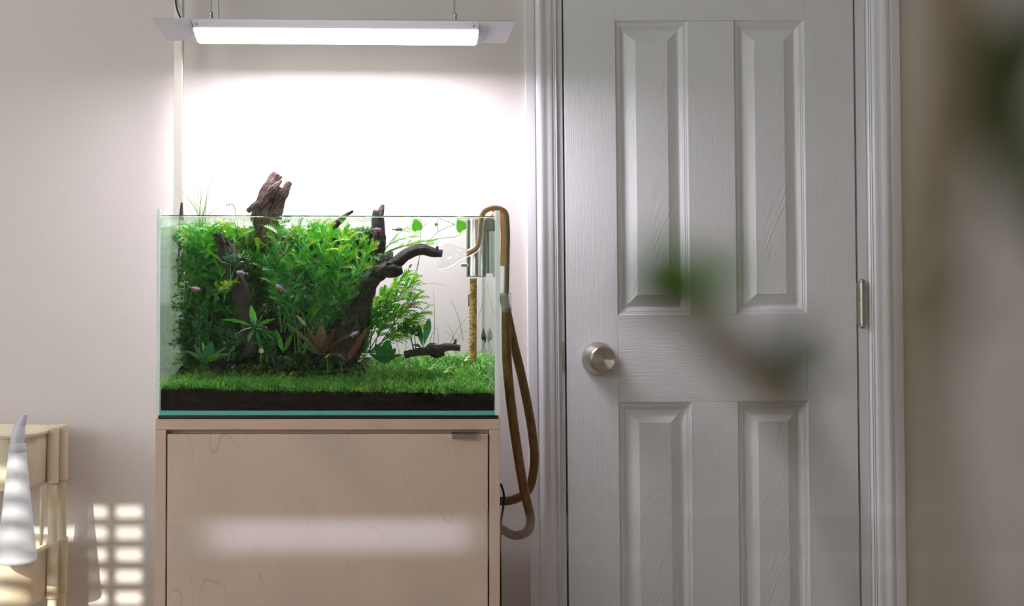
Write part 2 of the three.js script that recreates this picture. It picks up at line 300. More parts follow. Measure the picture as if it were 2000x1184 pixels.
  for (const [nm, u0, u1] of [['trim_3', -0.022, -0.0018], ['trim_4', w + 0.0018, w + 0.022]]) {
    const o = struct(nm, box(u0, u1, v0 - 0.004, topv, -0.1, 0.001), M.trim, nm === 'trim_3' ? 'white jamb on the knob side of the door' : 'white jamb on the hinge side of the door'); o.position.set(anchor.x, anchor.y, 0); o.rotation.z = TILT;
  }
}

// ------------------------------------------------------------------ cabinet
const CAB = 0.698, X0 = -0.4095, X1 = 0.1905, ZF = 0.36, ZK = 0.12;   // cabinet top, tank sides, tank front and back
{
  const c = thing('cabinet', 'pale birch plywood cabinet carrying the glass aquarium', 'cabinet', [(X0 + X1) / 2, FLOOR, 0.21]);
  const x0 = -0.3005, x1 = 0.3005, zf = 0.1525, zb = -0.15, top = CAB - FLOOR, t = 0.0185;
  part('top_panel', planarUV(rbox(x0, x1, top - t, top, zb, zf, 0.0012)), M.birchEdge, c);
  part('side_panel', planarUV(rbox(x0, x0 + t, 0, top - t - 0.0003, zb, zf, 0.001)), M.birchSide, c);
  part('side_panel', planarUV(rbox(x1 - t, x1, 0, top - t - 0.0003, zb, zf, 0.001)), M.birchSide, c);
  part('back_panel', box(x0 + t, x1 - t, 0, top - t, zb, zb + 0.012), M.birch, c);
  part('stop_rail', planarUV(box(x0 + t, x1 - t, top - t - 0.05, top - t - 0.0005, zf - 0.06, zf - 0.02)), M.birchEdge, c);
  part('base_panel', box(x0 + t, x1 - t, 0.05, 0.068, zb + 0.012, zf - 0.025), M.birch, c);
  const d = part('door', planarUV(rbox(x0 + t + 0.0022, x1 - t - 0.0025, 0.03, top - t - 0.0075, zf - 0.0195, zf - 0.0005, 0.0018)), M.birch, c);
  const hx = at(906, 848, ZF).x - (X0 + X1) / 2, hy = top - t - 0.0075;
  const h = part('handle', mergeGeometries([box(hx - 0.0215, hx + 0.0215, hy, hy + 0.0016, zf - 0.02, zf + 0.012), box(hx - 0.0215, hx + 0.0215, hy - 0.0075, hy + 0.0016, zf + 0.0105, zf + 0.0122)]), M.nickel, d); h.userData.label = 'small satin metal tab pull';
}
single('aquarium_mat', 'thin black foam mat under the glass aquarium', 'mat', rbox(X0 + 0.003, X1 - 0.002, CAB + 0.0003, CAB + 0.0062, ZK + 0.004, ZF - 0.001, 0.0015), M.blackShiny);

// ------------------------------------------------------------------ aquarium glass and water
const TB = CAB + 0.0066, TT = TB + 0.3595, GL = 0.006, FL = TB + 0.008, WATER = TB + 0.3495;
{
  const t = thing('aquarium', 'rimless rectangular glass aquarium on the birch cabinet', 'aquarium', [(X0 + X1) / 2, TB, (ZF + ZK) / 2]);
  const o = (g) => g.translate(-(X0 + X1) / 2, -TB, -(ZF + ZK) / 2);
  part('front_pane', o(box(X0 + GL, X1 - 0.0085, TB + 0.008, TT, ZF - GL, ZF)), M.pane, t);
  part('back_pane', o(box(X0 + GL, X1 - 0.0085, TB + 0.008, TT, ZK, ZK + GL)), M.pane, t);
  part('side_pane', o(box(X0, X0 + GL - 0.0002, TB, TT, ZK, ZF - 0.0025)), M.sidePane, t);
  part('side_pane', o(box(X1 - 0.0083, X1, TB, TT, ZK, ZF - 0.0025)), M.sidePane, t);
  part('pane_edge', o(box(X0, X0 + GL - 0.0002, TB, TT, ZF - 0.0022, ZF)), M.paneEdge, t);
  part('pane_edge', o(box(X1 - 0.0083, X1, TB, TT, ZF - 0.0022, ZF)), M.paneEdge, t);
  part('bottom_pane', o(box(X0 + GL, X1 - 0.0085, TB, TB + 0.0078, ZK, ZF)), M.floorEdge, t).userData.label = 'aqua green glass floor edge';
  for (const [x, a] of [[X0 + GL, 1], [X1 - 0.0085, -1]]) part('silicone_seam', o(box(x, x + 0.0025 * a, FL, TT - 0.004, ZK + GL, ZK + GL + 0.003)), M.silicone, t);
}
{
  const nx = 80, nz = 40, x0 = X0 + GL + 0.0004, x1 = X1 - 0.009, z0 = ZK + GL + 0.0004, z1 = ZF - GL - 0.0004, pos = [], idx = [];
  const y = (x, z) => WATER + 0.0007 * fbm(x * 18, z * 18, 1, 2) * sstep(Math.min(x - x0, x1 - x, z - z0, z1 - z), 0, 0.02);
  for (let j = 0; j <= nz; j++) for (let i = 0; i <= nx; i++) { const x = lerp(x0, x1, i / nx), z = lerp(z0, z1, j / nz); pos.push(x, y(x, z), z); }
  for (let j = 0; j < nz; j++) for (let i = 0; i < nx; i++) { const a = j * (nx + 1) + i; idx.push(a, a + nx + 1, a + 1, a + 1, a + nx + 1, a + nx + 2); }
  const top = geoFrom(pos, idx);
  const wtr = single('water', 'clear water filling the glass aquarium to below its rim', 'water', top, M.water);
  wtr.userData.kind = 'stuff';
  const m = new THREE.Shape([[0, 0.0006], [0.0028, -0.0012], [0.0012, -0.0018], [0, -0.0022]].map((p) => new THREE.Vector2(...p)));
  part('waterline', new THREE.ExtrudeGeometry(m, { depth: x1 - x0, bevelEnabled: false }).rotateY(Math.PI / 2).translate(x0, WATER, z1), M.waterEdge, wtr);
}
// soil
const soilY = (x, z) => { const u = (x - X0) / (X1 - X0), f = (ZF - z) / (ZF - ZK); return 0.7475 - 0.007 * u + 0.012 * Math.exp(-Math.pow((u - 0.12) / 0.1, 2)) * 0.3 + f * f * 0.02 + f * lerp(0.028, 0.042, u) + 0.0022 * fbm(x * 30, z * 30, 3); };
{
  const nx = 90, nz = 30, x0 = X0 + GL + 0.001, x1 = X1 - 0.0095, z0 = ZK + GL + 0.001, z1 = ZF - GL - 0.0012, pos = [], idx = [], uv = [];
  const P = (x, y, z, u, v) => { pos.push(x, y, z); uv.push(u, v); return pos.length / 3 - 1; };
  for (let j = 0; j <= nz; j++) for (let i = 0; i <= nx; i++) { const x = lerp(x0, x1, i / nx), z = lerp(z0, z1, j / nz); P(x, soilY(x, z), z, x, z); }
  for (let j = 0; j < nz; j++) for (let i = 0; i < nx; i++) { const a = j * (nx + 1) + i; idx.push(a, a + nx + 1, a + 1, a + 1, a + nx + 1, a + nx + 2); }
  const wall = (pts) => { const k = pos.length / 3; pts.forEach(([x, z]) => { P(x, soilY(x, z), z, x + z, soilY(x, z)); P(x, FL + 0.0006, z, x + z, FL); }); for (let i = 0; i < pts.length - 1; i++) { const a = k + 2 * i; idx.push(a, a + 1, a + 2, a + 2, a + 1, a + 3); } };
  const row = (n, f) => Array.from({ length: n + 1 }, (_, i) => f(i / n));
  wall(row(nx, (t) => [lerp(x0, x1, t), z1])); wall(row(nx, (t) => [lerp(x1, x0, t), z0])); wall(row(nz, (t) => [x0, lerp(z0, z1, t)])); wall(row(nz, (t) => [x1, lerp(z1, z0, t)]));
  const s = single('soil', 'dark brown planted substrate along the aquarium floor', 'soil', geoFrom(pos, idx, uv), M.soil);
  s.userData.kind = 'stuff';
}

// ------------------------------------------------------------------ lamp, stand, wires
const LX0 = -0.438, LX1 = 0.2255, LZ = 0.21, LY = at(650, 37, 0.285).y;
{
  const cx = (LX0 + LX1) / 2, t = thing('aquarium_lamp', 'slim silver aquarium lamp with flared ends hanging above the tank', 'lamp', [cx, LY, LZ]);
  const xa = at(378, 55, 0.255).x - cx, xb = at(934, 55, 0.255).x - cx;
  const hp = [[0.075, 0], [0.075, -0.0022], [0.068, -0.0035], [0.058, -0.006], [0.05, -0.0085], [0.044, -0.0095], [0.0, -0.011], [-0.044, -0.0095], [-0.05, -0.0085], [-0.058, -0.006], [-0.068, -0.0035], [-0.075, -0.0022], [-0.075, 0]];
  const fp = [[0.075, 0], [0.075, -0.002], [0.068, -0.0026], [0.058, -0.003], [0.05, -0.0034], [0.044, -0.0036], [0, -0.004], [-0.044, -0.0036], [-0.05, -0.0034], [-0.058, -0.003], [-0.068, -0.0026], [-0.075, -0.002], [-0.075, 0]];
  function shell(xs) {                                          // xs: [x, blend 0 = housing, 1 = flat wing, extra belly]
    const n = hp.length, pos = [], idx = [];
    for (const [x, k, b] of xs) for (let i = 0; i < n; i++) pos.push(x, lerp(hp[i][1], fp[i][1], k) - b * Math.max(0, 1 - (hp[i][0] / 0.046) ** 2) - b * (Math.abs(hp[i][0]) < 0.05 ? 0.25 : 0), hp[i][0]);
    for (let s = 0; s < xs.length - 1; s++) for (let i = 0; i < n; i++) { const a = s * n + i, b = s * n + (i + 1) % n; idx.push(a, b, a + n, b, b + n, a + n); }
    for (const s of [0, xs.length - 1]) { const k = s * n; for (let i = 1; i < n - 1; i++) s ? idx.push(k, k + i, k + i + 1) : idx.push(k, k + i + 1, k + i); }
    let g = geoFrom(pos, idx).toNonIndexed(); g.deleteAttribute('normal'); g.computeVertexNormals(); return toCreasedNormals(g, 0.5);
  }
  part('housing', shell([[xa, 0, 0], [xb, 0, 0]]), M.lampShell, t);
  const wingL = [], wingR = [];
  for (let i = 0; i <= 10; i++) { const k = i / 10, e = sstep(k, 0.02, 0.5); wingL.push([lerp(xa - 0.0006, LX0 - cx, k), e, 0.011 * (1 - e)]); wingR.push([lerp(xb + 0.0006, LX1 - cx, k), e, 0.011 * (1 - e)]); }
  part('end_wing', shell(wingL.reverse()), M.lampShell, t); part('end_wing', shell(wingR), M.lampShell, t);
  const dp = [], di = [], nd = 14;
  for (const x of [xa + 0.0004, xb - 0.0004]) for (let i = 0; i <= nd; i++) { const z = lerp(0.0435, -0.0435, i / nd); dp.push(x, -0.0102 - 0.013 * (1 - Math.pow(Math.abs(z) / 0.0435, 2.6)), z); }
  for (let i = 0; i < nd; i++) di.push(i, nd + 1 + i, i + 1, i + 1, nd + 1 + i, nd + 2 + i);
  for (const s of [0, nd + 1]) for (let i = 1; i < nd; i++) di.push(s, s + i, s + i + 1);
  const gm = M.glow.clone(); gm.side = THREE.DoubleSide;
  part('diffuser', geoFrom(dp, di), gm, t).userData.label = 'glowing white curved diffuser';
  for (const x of [xa + 0.008, xb - 0.009]) part('screw', new THREE.SphereGeometry(0.0016, 10, 6).translate(x, -0.0062, 0.0575), M.black, t);
  for (const px of [412, 889]) part('wire_clip', lathe([[0.0001, 0], [0.0042, 0], [0.0042, 0.0035], [0.0034, 0.005], [0.0034, 0.011], [0.004, 0.0125], [0.0001, 0.0126]], 16).translate(at(px, 30, LZ + 0.07).x - cx, 0, 0.068), M.steel, t);
  const L = new THREE.RectAreaLight(new THREE.Color().setRGB(1, 0.915, 1.06), LAMP_LIGHT, xb - xa - 0.01, 0.084);
  L.position.set((xa + xb) / 2, -0.0245, 0); L.rotation.x = -Math.PI / 2; L.name = 'lamp_glow'; t.add(L);
  const top = 1.66;
  const st = thing('lamp_stand', 'brushed metal post standing behind the aquarium, holding the lamp', 'stand', [at(349, 300, 0.09).x, FLOOR, 0.09]);
  part('post', rbox(-0.0086, 0.0086, 0, top - FLOOR, -0.0086, 0.0086, 0.001), M.alu, st);
  part('arm', rbox(-0.0086, LX1 + 0.434, top - FLOOR - 0.0002, top - FLOOR + 0.017, -0.0086, 0.0086, 0.001), M.alu, st);
  for (const x of [0.06, 0.56]) part('bracket', rbox(x - 0.008, x + 0.008, top - FLOOR + 0.002, top - FLOOR + 0.012, 0.0087, 0.2, 0.001), M.alu, st);
  const wl = [[412, 30, 416, -130, 0.278], [428, 35, 425, -130, 0.142], [887, 36, 885, -130, 0.142], [889, 30, 884, -130, 0.278]];
  wl.forEach(([a, b, c, d, z], i) => {
    const p = at(a, b, z); p.y = LY + 0.0006 + (z > 0.2 ? 0.0125 : 0); const q = at(c, d, z); q.y = top + 0.001;
    single('suspension_wire', ['thin steel wire rising from the clip on the lamp\'s left', 'second thin wire, right of the lamp\'s left clip', 'thin steel wire left of the lamp\'s right clip', 'thin steel wire rising from the clip on the lamp\'s right'][i], 'wire', limb([p, q], [0.0007], { seg: 2, radial: 6 }), M.wire);
  });
  single('black_cable', 'black power cord running down the metal post onto the lamp', 'cord', limb([at(352, 34, 0.16), at(346, 18, 0.13), at(343, 0, 0.106), at(343, -60, 0.1035), at(344, -120, 0.1035)], [0.0018], { seg: 16, radial: 8 }), M.black);
}

// ------------------------------------------------------------------ driftwood
const bark = (s, amp = 0.16) => (a, d) => 1 + amp * fbm(Math.cos(a) * 1.3 + s, Math.sin(a) * 1.3, d * 22 + s) * 2 + 0.08 * Math.sin(a * 5 + s + 2 * noise(s, d * 30, 0)) + 0.09 * noise(Math.cos(a) * 3 + s, Math.sin(a) * 3, d * 70);
function woodThing(label, limbs) {
  const o = thing('driftwood', label, 'driftwood');
  limbs.forEach(([pts, radii, dry, amp], i) => part(i ? 'branch' : 'trunk', limb(pts.map((p) => at(...p)), radii.map((r) => r * 0.001), { seg: 44, radial: 20, rough: bark(i * 3.1 + pts[0][0] * 0.01, amp ?? 0.16) }), dry ? M.woodDry : M.wood, o));
  return o;
}
woodThing('dry forked driftwood stump rising tallest out of the water', [
  [[[560, 560, 0.20], [526, 460, 0.215], [513, 408, 0.22], [521, 378, 0.222], [536, 351, 0.22], [543, 340, 0.22]], [26, 29, 27, 20, 14, 9], true, 0.22],
  [[[538, 425, 0.22], [545, 396, 0.228], [556, 374, 0.23], [566, 356, 0.226]], [14, 11, 8, 5], true, 0.2],
  [[[532, 420, 0.205], [540, 385, 0.205], [548, 366, 0.205]], [16, 11, 5], false, 0.2],
  [[[510, 405, 0.235], [522, 385, 0.243], [540, 362, 0.24], [549, 352, 0.235]], [6, 7, 7, 3], true, 0.25],
  [[[484, 412, 0.225], [492, 406, 0.23], [508, 398, 0.235]], [4, 6, 8], true, 0.25]]);
woodThing('dark submerged stub with jagged broken tips left of centre', [
  [[[500, 690, 0.27], [478, 590, 0.27], [455, 530, 0.272], [440, 495, 0.273], [424, 455, 0.275]], [20, 17, 15, 12, 7], false, 0.14],
  [[[457, 540, 0.275], [453, 500, 0.272], [446, 478, 0.27], [440, 464, 0.27]], [10, 9, 7, 3], false],
  [[[467, 545, 0.265], [464, 505, 0.265], [456, 480, 0.264], [454, 467, 0.264]], [9, 7, 5, 2], false]]);
woodThing('upright dark driftwood trunk breaking the surface right of centre', [
  [[[690, 640, 0.2], [724, 540, 0.2], [737, 490, 0.2], [738, 450, 0.2], [738, 425, 0.2], [740, 412, 0.2]], [28, 21, 16, 15, 14.5, 10], false, 0.12],
  [[[741, 422, 0.203], [745, 410, 0.203], [748, 400, 0.203]], [8, 6, 3], true, 0.2],
  [[[650, 445, 0.2], [663, 432, 0.205], [676, 421, 0.21], [690, 412, 0.21]], [6, 6, 4, 2], false]]);
woodThing('long bent driftwood branch reaching right over open water', [
  [[[668, 700, 0.255], [694, 620, 0.265], [712, 570, 0.275], [736, 537, 0.28], [764, 522, 0.285], [790, 500, 0.285], [822, 488, 0.285], [848, 494, 0.285], [864, 496, 0.285]], [30, 29, 27, 22, 16, 13, 11, 10.5, 6], false, 0.1],
  [[[745, 530, 0.283], [758, 510, 0.28], [764, 492, 0.278]], [11, 8, 4], false],
  [[[752, 525, 0.297], [772, 530, 0.298], [785, 527, 0.296]], [11, 12, 7], false, 0.2],
  [[[848, 494, 0.285], [853, 487, 0.286], [855, 481, 0.286]], [6, 4, 1.5], false]]);
woodThing('short brown driftwood stick lying on the grass at right', [
  [[[790, 694, 0.262], [815, 688, 0.265], [850, 683, 0.268], [880, 678, 0.27], [899, 680, 0.272]], [6, 7, 8, 7.5, 5], false, 0.14],
  [[[838, 688, 0.262], [851, 692, 0.262], [868, 690, 0.264]], [5, 7, 4], false],
  [[[884, 676, 0.266], [889, 668, 0.266], [891, 662, 0.266]], [3.2, 2.2, 0.8], true]]);
woodThing('low dark root mass under the ferns in the middle', [
  [[[420, 715, 0.175], [480, 670, 0.185], [560, 650, 0.19], [640, 650, 0.195], [700, 690, 0.2]], [22, 32, 40, 38, 24], false, 0.2],
  [[[600, 690, 0.25], [640, 655, 0.25], [690, 625, 0.25]], [16, 15, 13], false],
  [[[398, 560, 0.155], [430, 640, 0.165], [470, 700, 0.18]], [12, 20, 24], false]]);
single('twig', 'tiny dark twig tip at the tank rim by the metal post', 'twig', limb([at(351, 560, 0.16), at(355, 470, 0.15), at(354, 415, 0.145), at(355, 396, 0.145)], [0.004, 0.006, 0.006, 0.002], { seg: 20, radial: 10, rough: bark(8) }), M.wood);

// ------------------------------------------------------------------ plants
// a simple blade: base at the origin, grows along +y, bends towards +z by bend radians, half-width profile w(t)
function bladeGeo(len, wid, { bend = 0.6, n = 8, fold = 0.25, wave = 0, shape = (t) => Math.pow(Math.sin(Math.PI * Math.pow(t, 0.8)), 0.8), twist = 0, stalk = 0 } = {}) {
  const pos = [], idx = [], uv = []; let y = 0, z = 0;
  for (let i = 0; i <= n; i++) {
    const t = i / n, a = bend * t; if (i) { y += Math.cos(a) * len / n; z += Math.sin(a) * len / n; }
    const q = t < stalk ? 0.05 : shape((t - stalk) / (1 - stalk)), w = Math.max(wid * 0.5 * q, wid * 0.02 + 0.0002), tw = twist * t;
    const lift = fold * w + (wave ? wave * Math.sin(t * 26) * w : 0), lift2 = fold * w + (wave ? wave * Math.sin(t * 26 + 1.7) * w : 0);
    const nx = -Math.sin(a), nz = Math.cos(a);
    pos.push(-w * Math.cos(tw), y - nx * 0 + nx * lift * -1, z + nz * lift - w * Math.sin(tw), 0, y, z, w * Math.cos(tw), y - nx * lift2, z + nz * lift2 + w * Math.sin(tw));
    uv.push(0, t, 0.5, t, 1, t);
    if (i) { const k = (i - 1) * 3; idx.push(k, k + 1, k + 3, k + 1, k + 4, k + 3, k + 1, k + 2, k + 4, k + 2, k + 5, k + 4); }
  }
  return geoFrom(pos, idx, uv);
}
// a deeply lobed (pinnate) leaf: a narrow blade with pointed lobes to both sides
function lobedGeo(len, span, { pairs = 7, bend = 0.7, core = 0.1, droop = 0.25, lean = 0.9, lobeW = 0.085 } = {}) {
  const pos = [], idx = [], N = pairs * 2 + 2, C = [];
  let y = 0, z = 0;
  for (let i = 0; i <= N; i++) { const t = i / N, a = bend * t; if (i) { y += Math.cos(a) * len / N; z += Math.sin(a) * len / N; } C.push([y, z, a, t]); }
  for (let i = 0; i <= N; i++) { const [yy, zz, , t] = C[i], w = span * core * 0.5 * (0.35 + Math.sin(Math.PI * Math.min(1, t * 0.94 + 0.05))); pos.push(-w, yy, zz, w, yy, zz); if (i) { const k = (i - 1) * 2; idx.push(k, k + 1, k + 2, k + 1, k + 3, k + 2); } }
  for (let p = 0; p < pairs; p++) for (const s of [-1, 1]) {
    const t0 = (p + 0.9 + (s > 0 ? 0.25 : 0)) / (pairs + 1.2), f = t0 * N, i = Math.floor(f), [y0, z0, a] = C[Math.min(i, N)];
    const L = span * 0.5 * Math.pow(Math.sin(Math.PI * (0.14 + 0.82 * t0)), 0.75), q = lean * (0.75 + 0.35 * t0);
    const dy = Math.cos(q) * L, dx = Math.sin(q) * L * s, hw = len * lobeW * 0.5, cy = Math.cos(a), sy = Math.sin(a), k = pos.length / 3;
    const put = (lx, ly, dz) => pos.push(lx, y0 + ly * cy - dz * sy, z0 + ly * sy + dz * cy);
    put(0, -hw * 0.7, 0); put(0, hw * 0.7, 0); put(dx * 0.55 + s * 0.0002, dy * 0.55 - hw * 0.75, -droop * L * 0.2); put(dx * 0.5, dy * 0.55 + hw * 0.75, -droop * L * 0.2); put(dx, dy, -droop * L);
    idx.push(k, k + 2, k + 1, k + 1, k + 2, k + 3, k + 2, k + 4, k + 3);
  }
  return geoFrom(pos, idx);
}
const lobed = [lobedGeo(0.04, 0.022, { bend: 0.5, core: 0.07 }), lobedGeo(0.04, 0.02, { bend: 0.9, pairs: 6, core: 0.08 }), lobedGeo(0.042, 0.024, { bend: 1.2, pairs: 8, lean: 0.85, core: 0.06, lobeW: 0.06 }), lobedGeo(0.036, 0.02, { bend: 0.2, pairs: 6, lean: 0.8, core: 0.08 })];
const lobedWide = [lobedGeo(0.036, 0.022, { pairs: 5, bend: 0.5, lobeW: 0.14, lean: 0.75, core: 0.16 }), lobedGeo(0.04, 0.022, { pairs: 6, bend: 0.9, lobeW: 0.12, lean: 0.8, core: 0.15 })];
const feather = [lobedGeo(0.032, 0.013, { pairs: 10, bend: 0.6, core: 0.06, lobeW: 0.05, lean: 0.8 }), lobedGeo(0.03, 0.015, { pairs: 9, bend: 1.0, core: 0.05, lobeW: 0.06 }), lobedGeo(0.034, 0.012, { pairs: 11, bend: 0.3, core: 0.05, lobeW: 0.05 })];
const oval = [bladeGeo(0.016, 0.009, { bend: 0.5, n: 5 }), bladeGeo(0.018, 0.009, { bend: 0.9, n: 5 })];
const Yup = V(0, 1, 0);
// aim +y of an object along dir, with its +z (the side it bends to) towards bendTo
function aim(o, dir, bendTo) {
  const y = dir.clone().normalize(), x = new THREE.Vector3().crossVectors(y, bendTo).normalize(), z = new THREE.Vector3().crossVectors(x, y);
  if (!isFinite(x.x) || x.lengthSq() < 0.5) { o.quaternion.setFromUnitVectors(Yup, y); return; }
  o.quaternion.setFromRotationMatrix(new THREE.Matrix4().makeBasis(x, y, z));
}
const inTank = (p, m = 0.004) => { p.x = clamp(p.x, X0 + GL + m, X1 - 0.009 - m); p.z = clamp(p.z, ZK + GL + m, ZF - GL - m); return p; };
// a bush of stems with leaves; stems: [tipx, tipy, tipz, sway]; o: options
function bush(name, label, category, root, stems, o) {
  const t = thing(name, label, category, at(...root).toArray());
  const base = t.position.clone();
  for (const [tx, ty, tz, sway = 0] of stems) {
    const tip = at(tx, ty, tz), b = V(rr(-0.012, 0.012), 0, rr(-0.008, 0.008)), d = tip.clone().sub(base);
    const mid = b.clone().lerp(d, 0.5).add(V(sway, 0.02 * (o.arch ?? 0.4), 0));
    const c = new THREE.CatmullRomCurve3([b, mid, d]);
    const n = o.per ?? 14, len = c.getLength();
    part('stem', limb([b, mid, d], [0.0012, 0.0006], { seg: 12, radial: 5 }), o.stemMat ?? G.mid[0], t);
    const count = Math.max(3, Math.round(n * len / 0.2));
    for (let i = 0; i < count; i++) {
      const s = lerp(o.from ?? 0.25, 1, Math.pow((i + 0.7) / count, 0.85)), p = c.getPoint(Math.min(s, 1)), tan = c.getTangent(Math.min(s, 1));
      const a = i * 2.4 + rr(-0.4, 0.4), side = V(Math.cos(a), 0.15, Math.sin(a) * 0.8);
      const dir = tan.clone().multiplyScalar((o.along ?? 0.7) + (s > 0.9 ? 0.6 : 0)).add(side).add(V(o.lean?.[0] ?? 0, o.lean?.[1] ?? 0, 0.15)).normalize();
      const g = pick(o.geos), topness = clamp((s - 0.3) / 0.7, 0, 1);
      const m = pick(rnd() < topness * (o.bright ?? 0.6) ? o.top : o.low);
      const l = part('leaf', g, m, t), k = rr(o.size?.[0] ?? 0.8, o.size?.[1] ?? 1.25);
      l.scale.setScalar(k); l.position.copy(p);
      const w = p.clone().add(base).addScaledVector(dir, 0.04 * k);  // keep leaves within the glass and the water
      const lim = inTank(w.clone(), 0.003); if (!o.above) lim.y = Math.min(lim.y, WATER - 0.003);
      dir.addScaledVector(lim.sub(w), 30).normalize();
      aim(l, dir, o.droop ? V(rr(-0.4, 0.4), -1, 0.3) : V(rr(-1, 1), rr(-1, 0.4), rr(-0.2, 1)));
    }
  }
  return t;
}
const tips = (n, f) => Array.from({ length: n }, (_, i) => f(n > 1 ? i / (n - 1) : 0.5, i));
// back left: fine feathery plants
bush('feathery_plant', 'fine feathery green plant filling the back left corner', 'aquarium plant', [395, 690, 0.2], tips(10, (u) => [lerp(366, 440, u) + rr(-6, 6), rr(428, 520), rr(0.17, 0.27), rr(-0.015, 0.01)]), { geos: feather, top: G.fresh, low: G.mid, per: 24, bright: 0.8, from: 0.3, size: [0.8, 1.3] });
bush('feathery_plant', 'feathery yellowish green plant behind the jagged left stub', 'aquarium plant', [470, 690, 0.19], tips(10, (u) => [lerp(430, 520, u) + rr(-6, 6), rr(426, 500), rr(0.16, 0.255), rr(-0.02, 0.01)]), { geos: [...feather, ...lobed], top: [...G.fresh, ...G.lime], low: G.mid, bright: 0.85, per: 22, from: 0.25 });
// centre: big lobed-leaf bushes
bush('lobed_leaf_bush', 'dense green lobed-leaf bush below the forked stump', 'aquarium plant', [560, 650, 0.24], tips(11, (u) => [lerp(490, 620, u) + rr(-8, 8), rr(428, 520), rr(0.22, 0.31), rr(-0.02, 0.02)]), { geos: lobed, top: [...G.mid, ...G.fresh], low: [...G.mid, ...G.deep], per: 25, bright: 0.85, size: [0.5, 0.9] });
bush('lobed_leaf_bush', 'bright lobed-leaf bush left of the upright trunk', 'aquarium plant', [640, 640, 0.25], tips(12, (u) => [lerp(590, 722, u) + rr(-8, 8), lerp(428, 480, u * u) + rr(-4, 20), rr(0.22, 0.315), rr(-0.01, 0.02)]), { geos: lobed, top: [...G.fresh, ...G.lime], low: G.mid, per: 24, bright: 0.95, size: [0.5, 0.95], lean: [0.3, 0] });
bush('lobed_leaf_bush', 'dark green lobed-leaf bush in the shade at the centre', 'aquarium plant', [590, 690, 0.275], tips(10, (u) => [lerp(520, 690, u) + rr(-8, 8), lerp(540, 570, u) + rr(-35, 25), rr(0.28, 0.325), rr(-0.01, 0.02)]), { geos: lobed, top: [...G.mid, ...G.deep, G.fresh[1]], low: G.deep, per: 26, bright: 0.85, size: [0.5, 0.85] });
// right: pale bush against the white wall
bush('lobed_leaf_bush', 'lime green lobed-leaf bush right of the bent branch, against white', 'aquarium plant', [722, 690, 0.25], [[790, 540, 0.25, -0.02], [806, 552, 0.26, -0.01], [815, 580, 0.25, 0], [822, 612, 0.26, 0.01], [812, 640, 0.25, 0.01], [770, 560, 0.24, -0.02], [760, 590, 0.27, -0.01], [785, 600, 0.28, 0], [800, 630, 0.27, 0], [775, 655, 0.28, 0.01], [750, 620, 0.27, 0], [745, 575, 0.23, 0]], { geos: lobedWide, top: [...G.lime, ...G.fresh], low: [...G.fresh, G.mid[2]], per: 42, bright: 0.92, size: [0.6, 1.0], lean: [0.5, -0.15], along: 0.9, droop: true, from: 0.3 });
// trailing stems just under the surface at right
bush('trailing_stem', 'thin trailing leafy stems under the surface right of the trunk', 'aquarium plant', [735, 500, 0.17], [[805, 462, 0.16, 0], [830, 478, 0.17, 0], [800, 440, 0.15, 0], [842, 470, 0.15, 0.01]], { geos: feather, top: [...G.lime, ...G.fresh], low: [...G.lime, ...G.fresh], per: 24, from: 0.3, size: [0.5, 0.8], along: 1.3, lean: [0.3, 0] });
// stem plants with small oval leaves
const stemPlant = (label, root, st, m, o = {}) => bush('stem_plant', label, 'aquarium plant', root, st, { geos: oval, top: m, low: m, per: 26, size: [0.7, 1.2], from: 0.15, ...o });
stemPlant('small oval-leaved stem plant against the dark left background', [398, 700, 0.24], [[392, 612, 0.25], [402, 600, 0.25], [385, 560, 0.22], [372, 590, 0.2]], [...GV.teal, ...GV.deep]);
stemPlant('round-leaved sprig high in the left corner beside the post', [372, 600, 0.24], [[376, 490, 0.25], [366, 495, 0.24], [384, 500, 0.25]], GV.teal, { from: 0.75, per: 16 });
stemPlant('round green leaves around the left stub, growing on it', [455, 560, 0.285], [[470, 503, 0.29], [450, 500, 0.29], [482, 512, 0.285]], GV.teal, { from: 0.5, per: 40 });
stemPlant('yellow green leafy sprig below the left stub', [425, 590, 0.3], [[450, 552, 0.31], [440, 560, 0.31]], GV.lime, { from: 0.3, per: 60, geos: [oval[0], feather[1]], size: [0.5, 0.9] });
stemPlant('tiny-leaved sprig standing between paddle leaf and lime bush', [800, 690, 0.26], [[797, 640, 0.26], [808, 645, 0.25], [790, 650, 0.25]], GV.deep, { from: 0.5, per: 30 });

stemPlant('dark small-leaved undergrowth sprig between the star plant and the V leaves', [522, 706, 0.3], [[505, 668, 0.31], [520, 660, 0.315], [536, 655, 0.305], [514, 645, 0.29]], [...GV.deep, GV.mid[1]], { from: 0.1, per: 70 });
stemPlant('dark small-leaved undergrowth sprig behind the left broad-leaved rosette', [440, 705, 0.27], [[428, 640, 0.275], [445, 632, 0.27], [458, 648, 0.275], [470, 660, 0.28]], [...GV.deep, ...GV.teal], { from: 0.15, per: 44 });
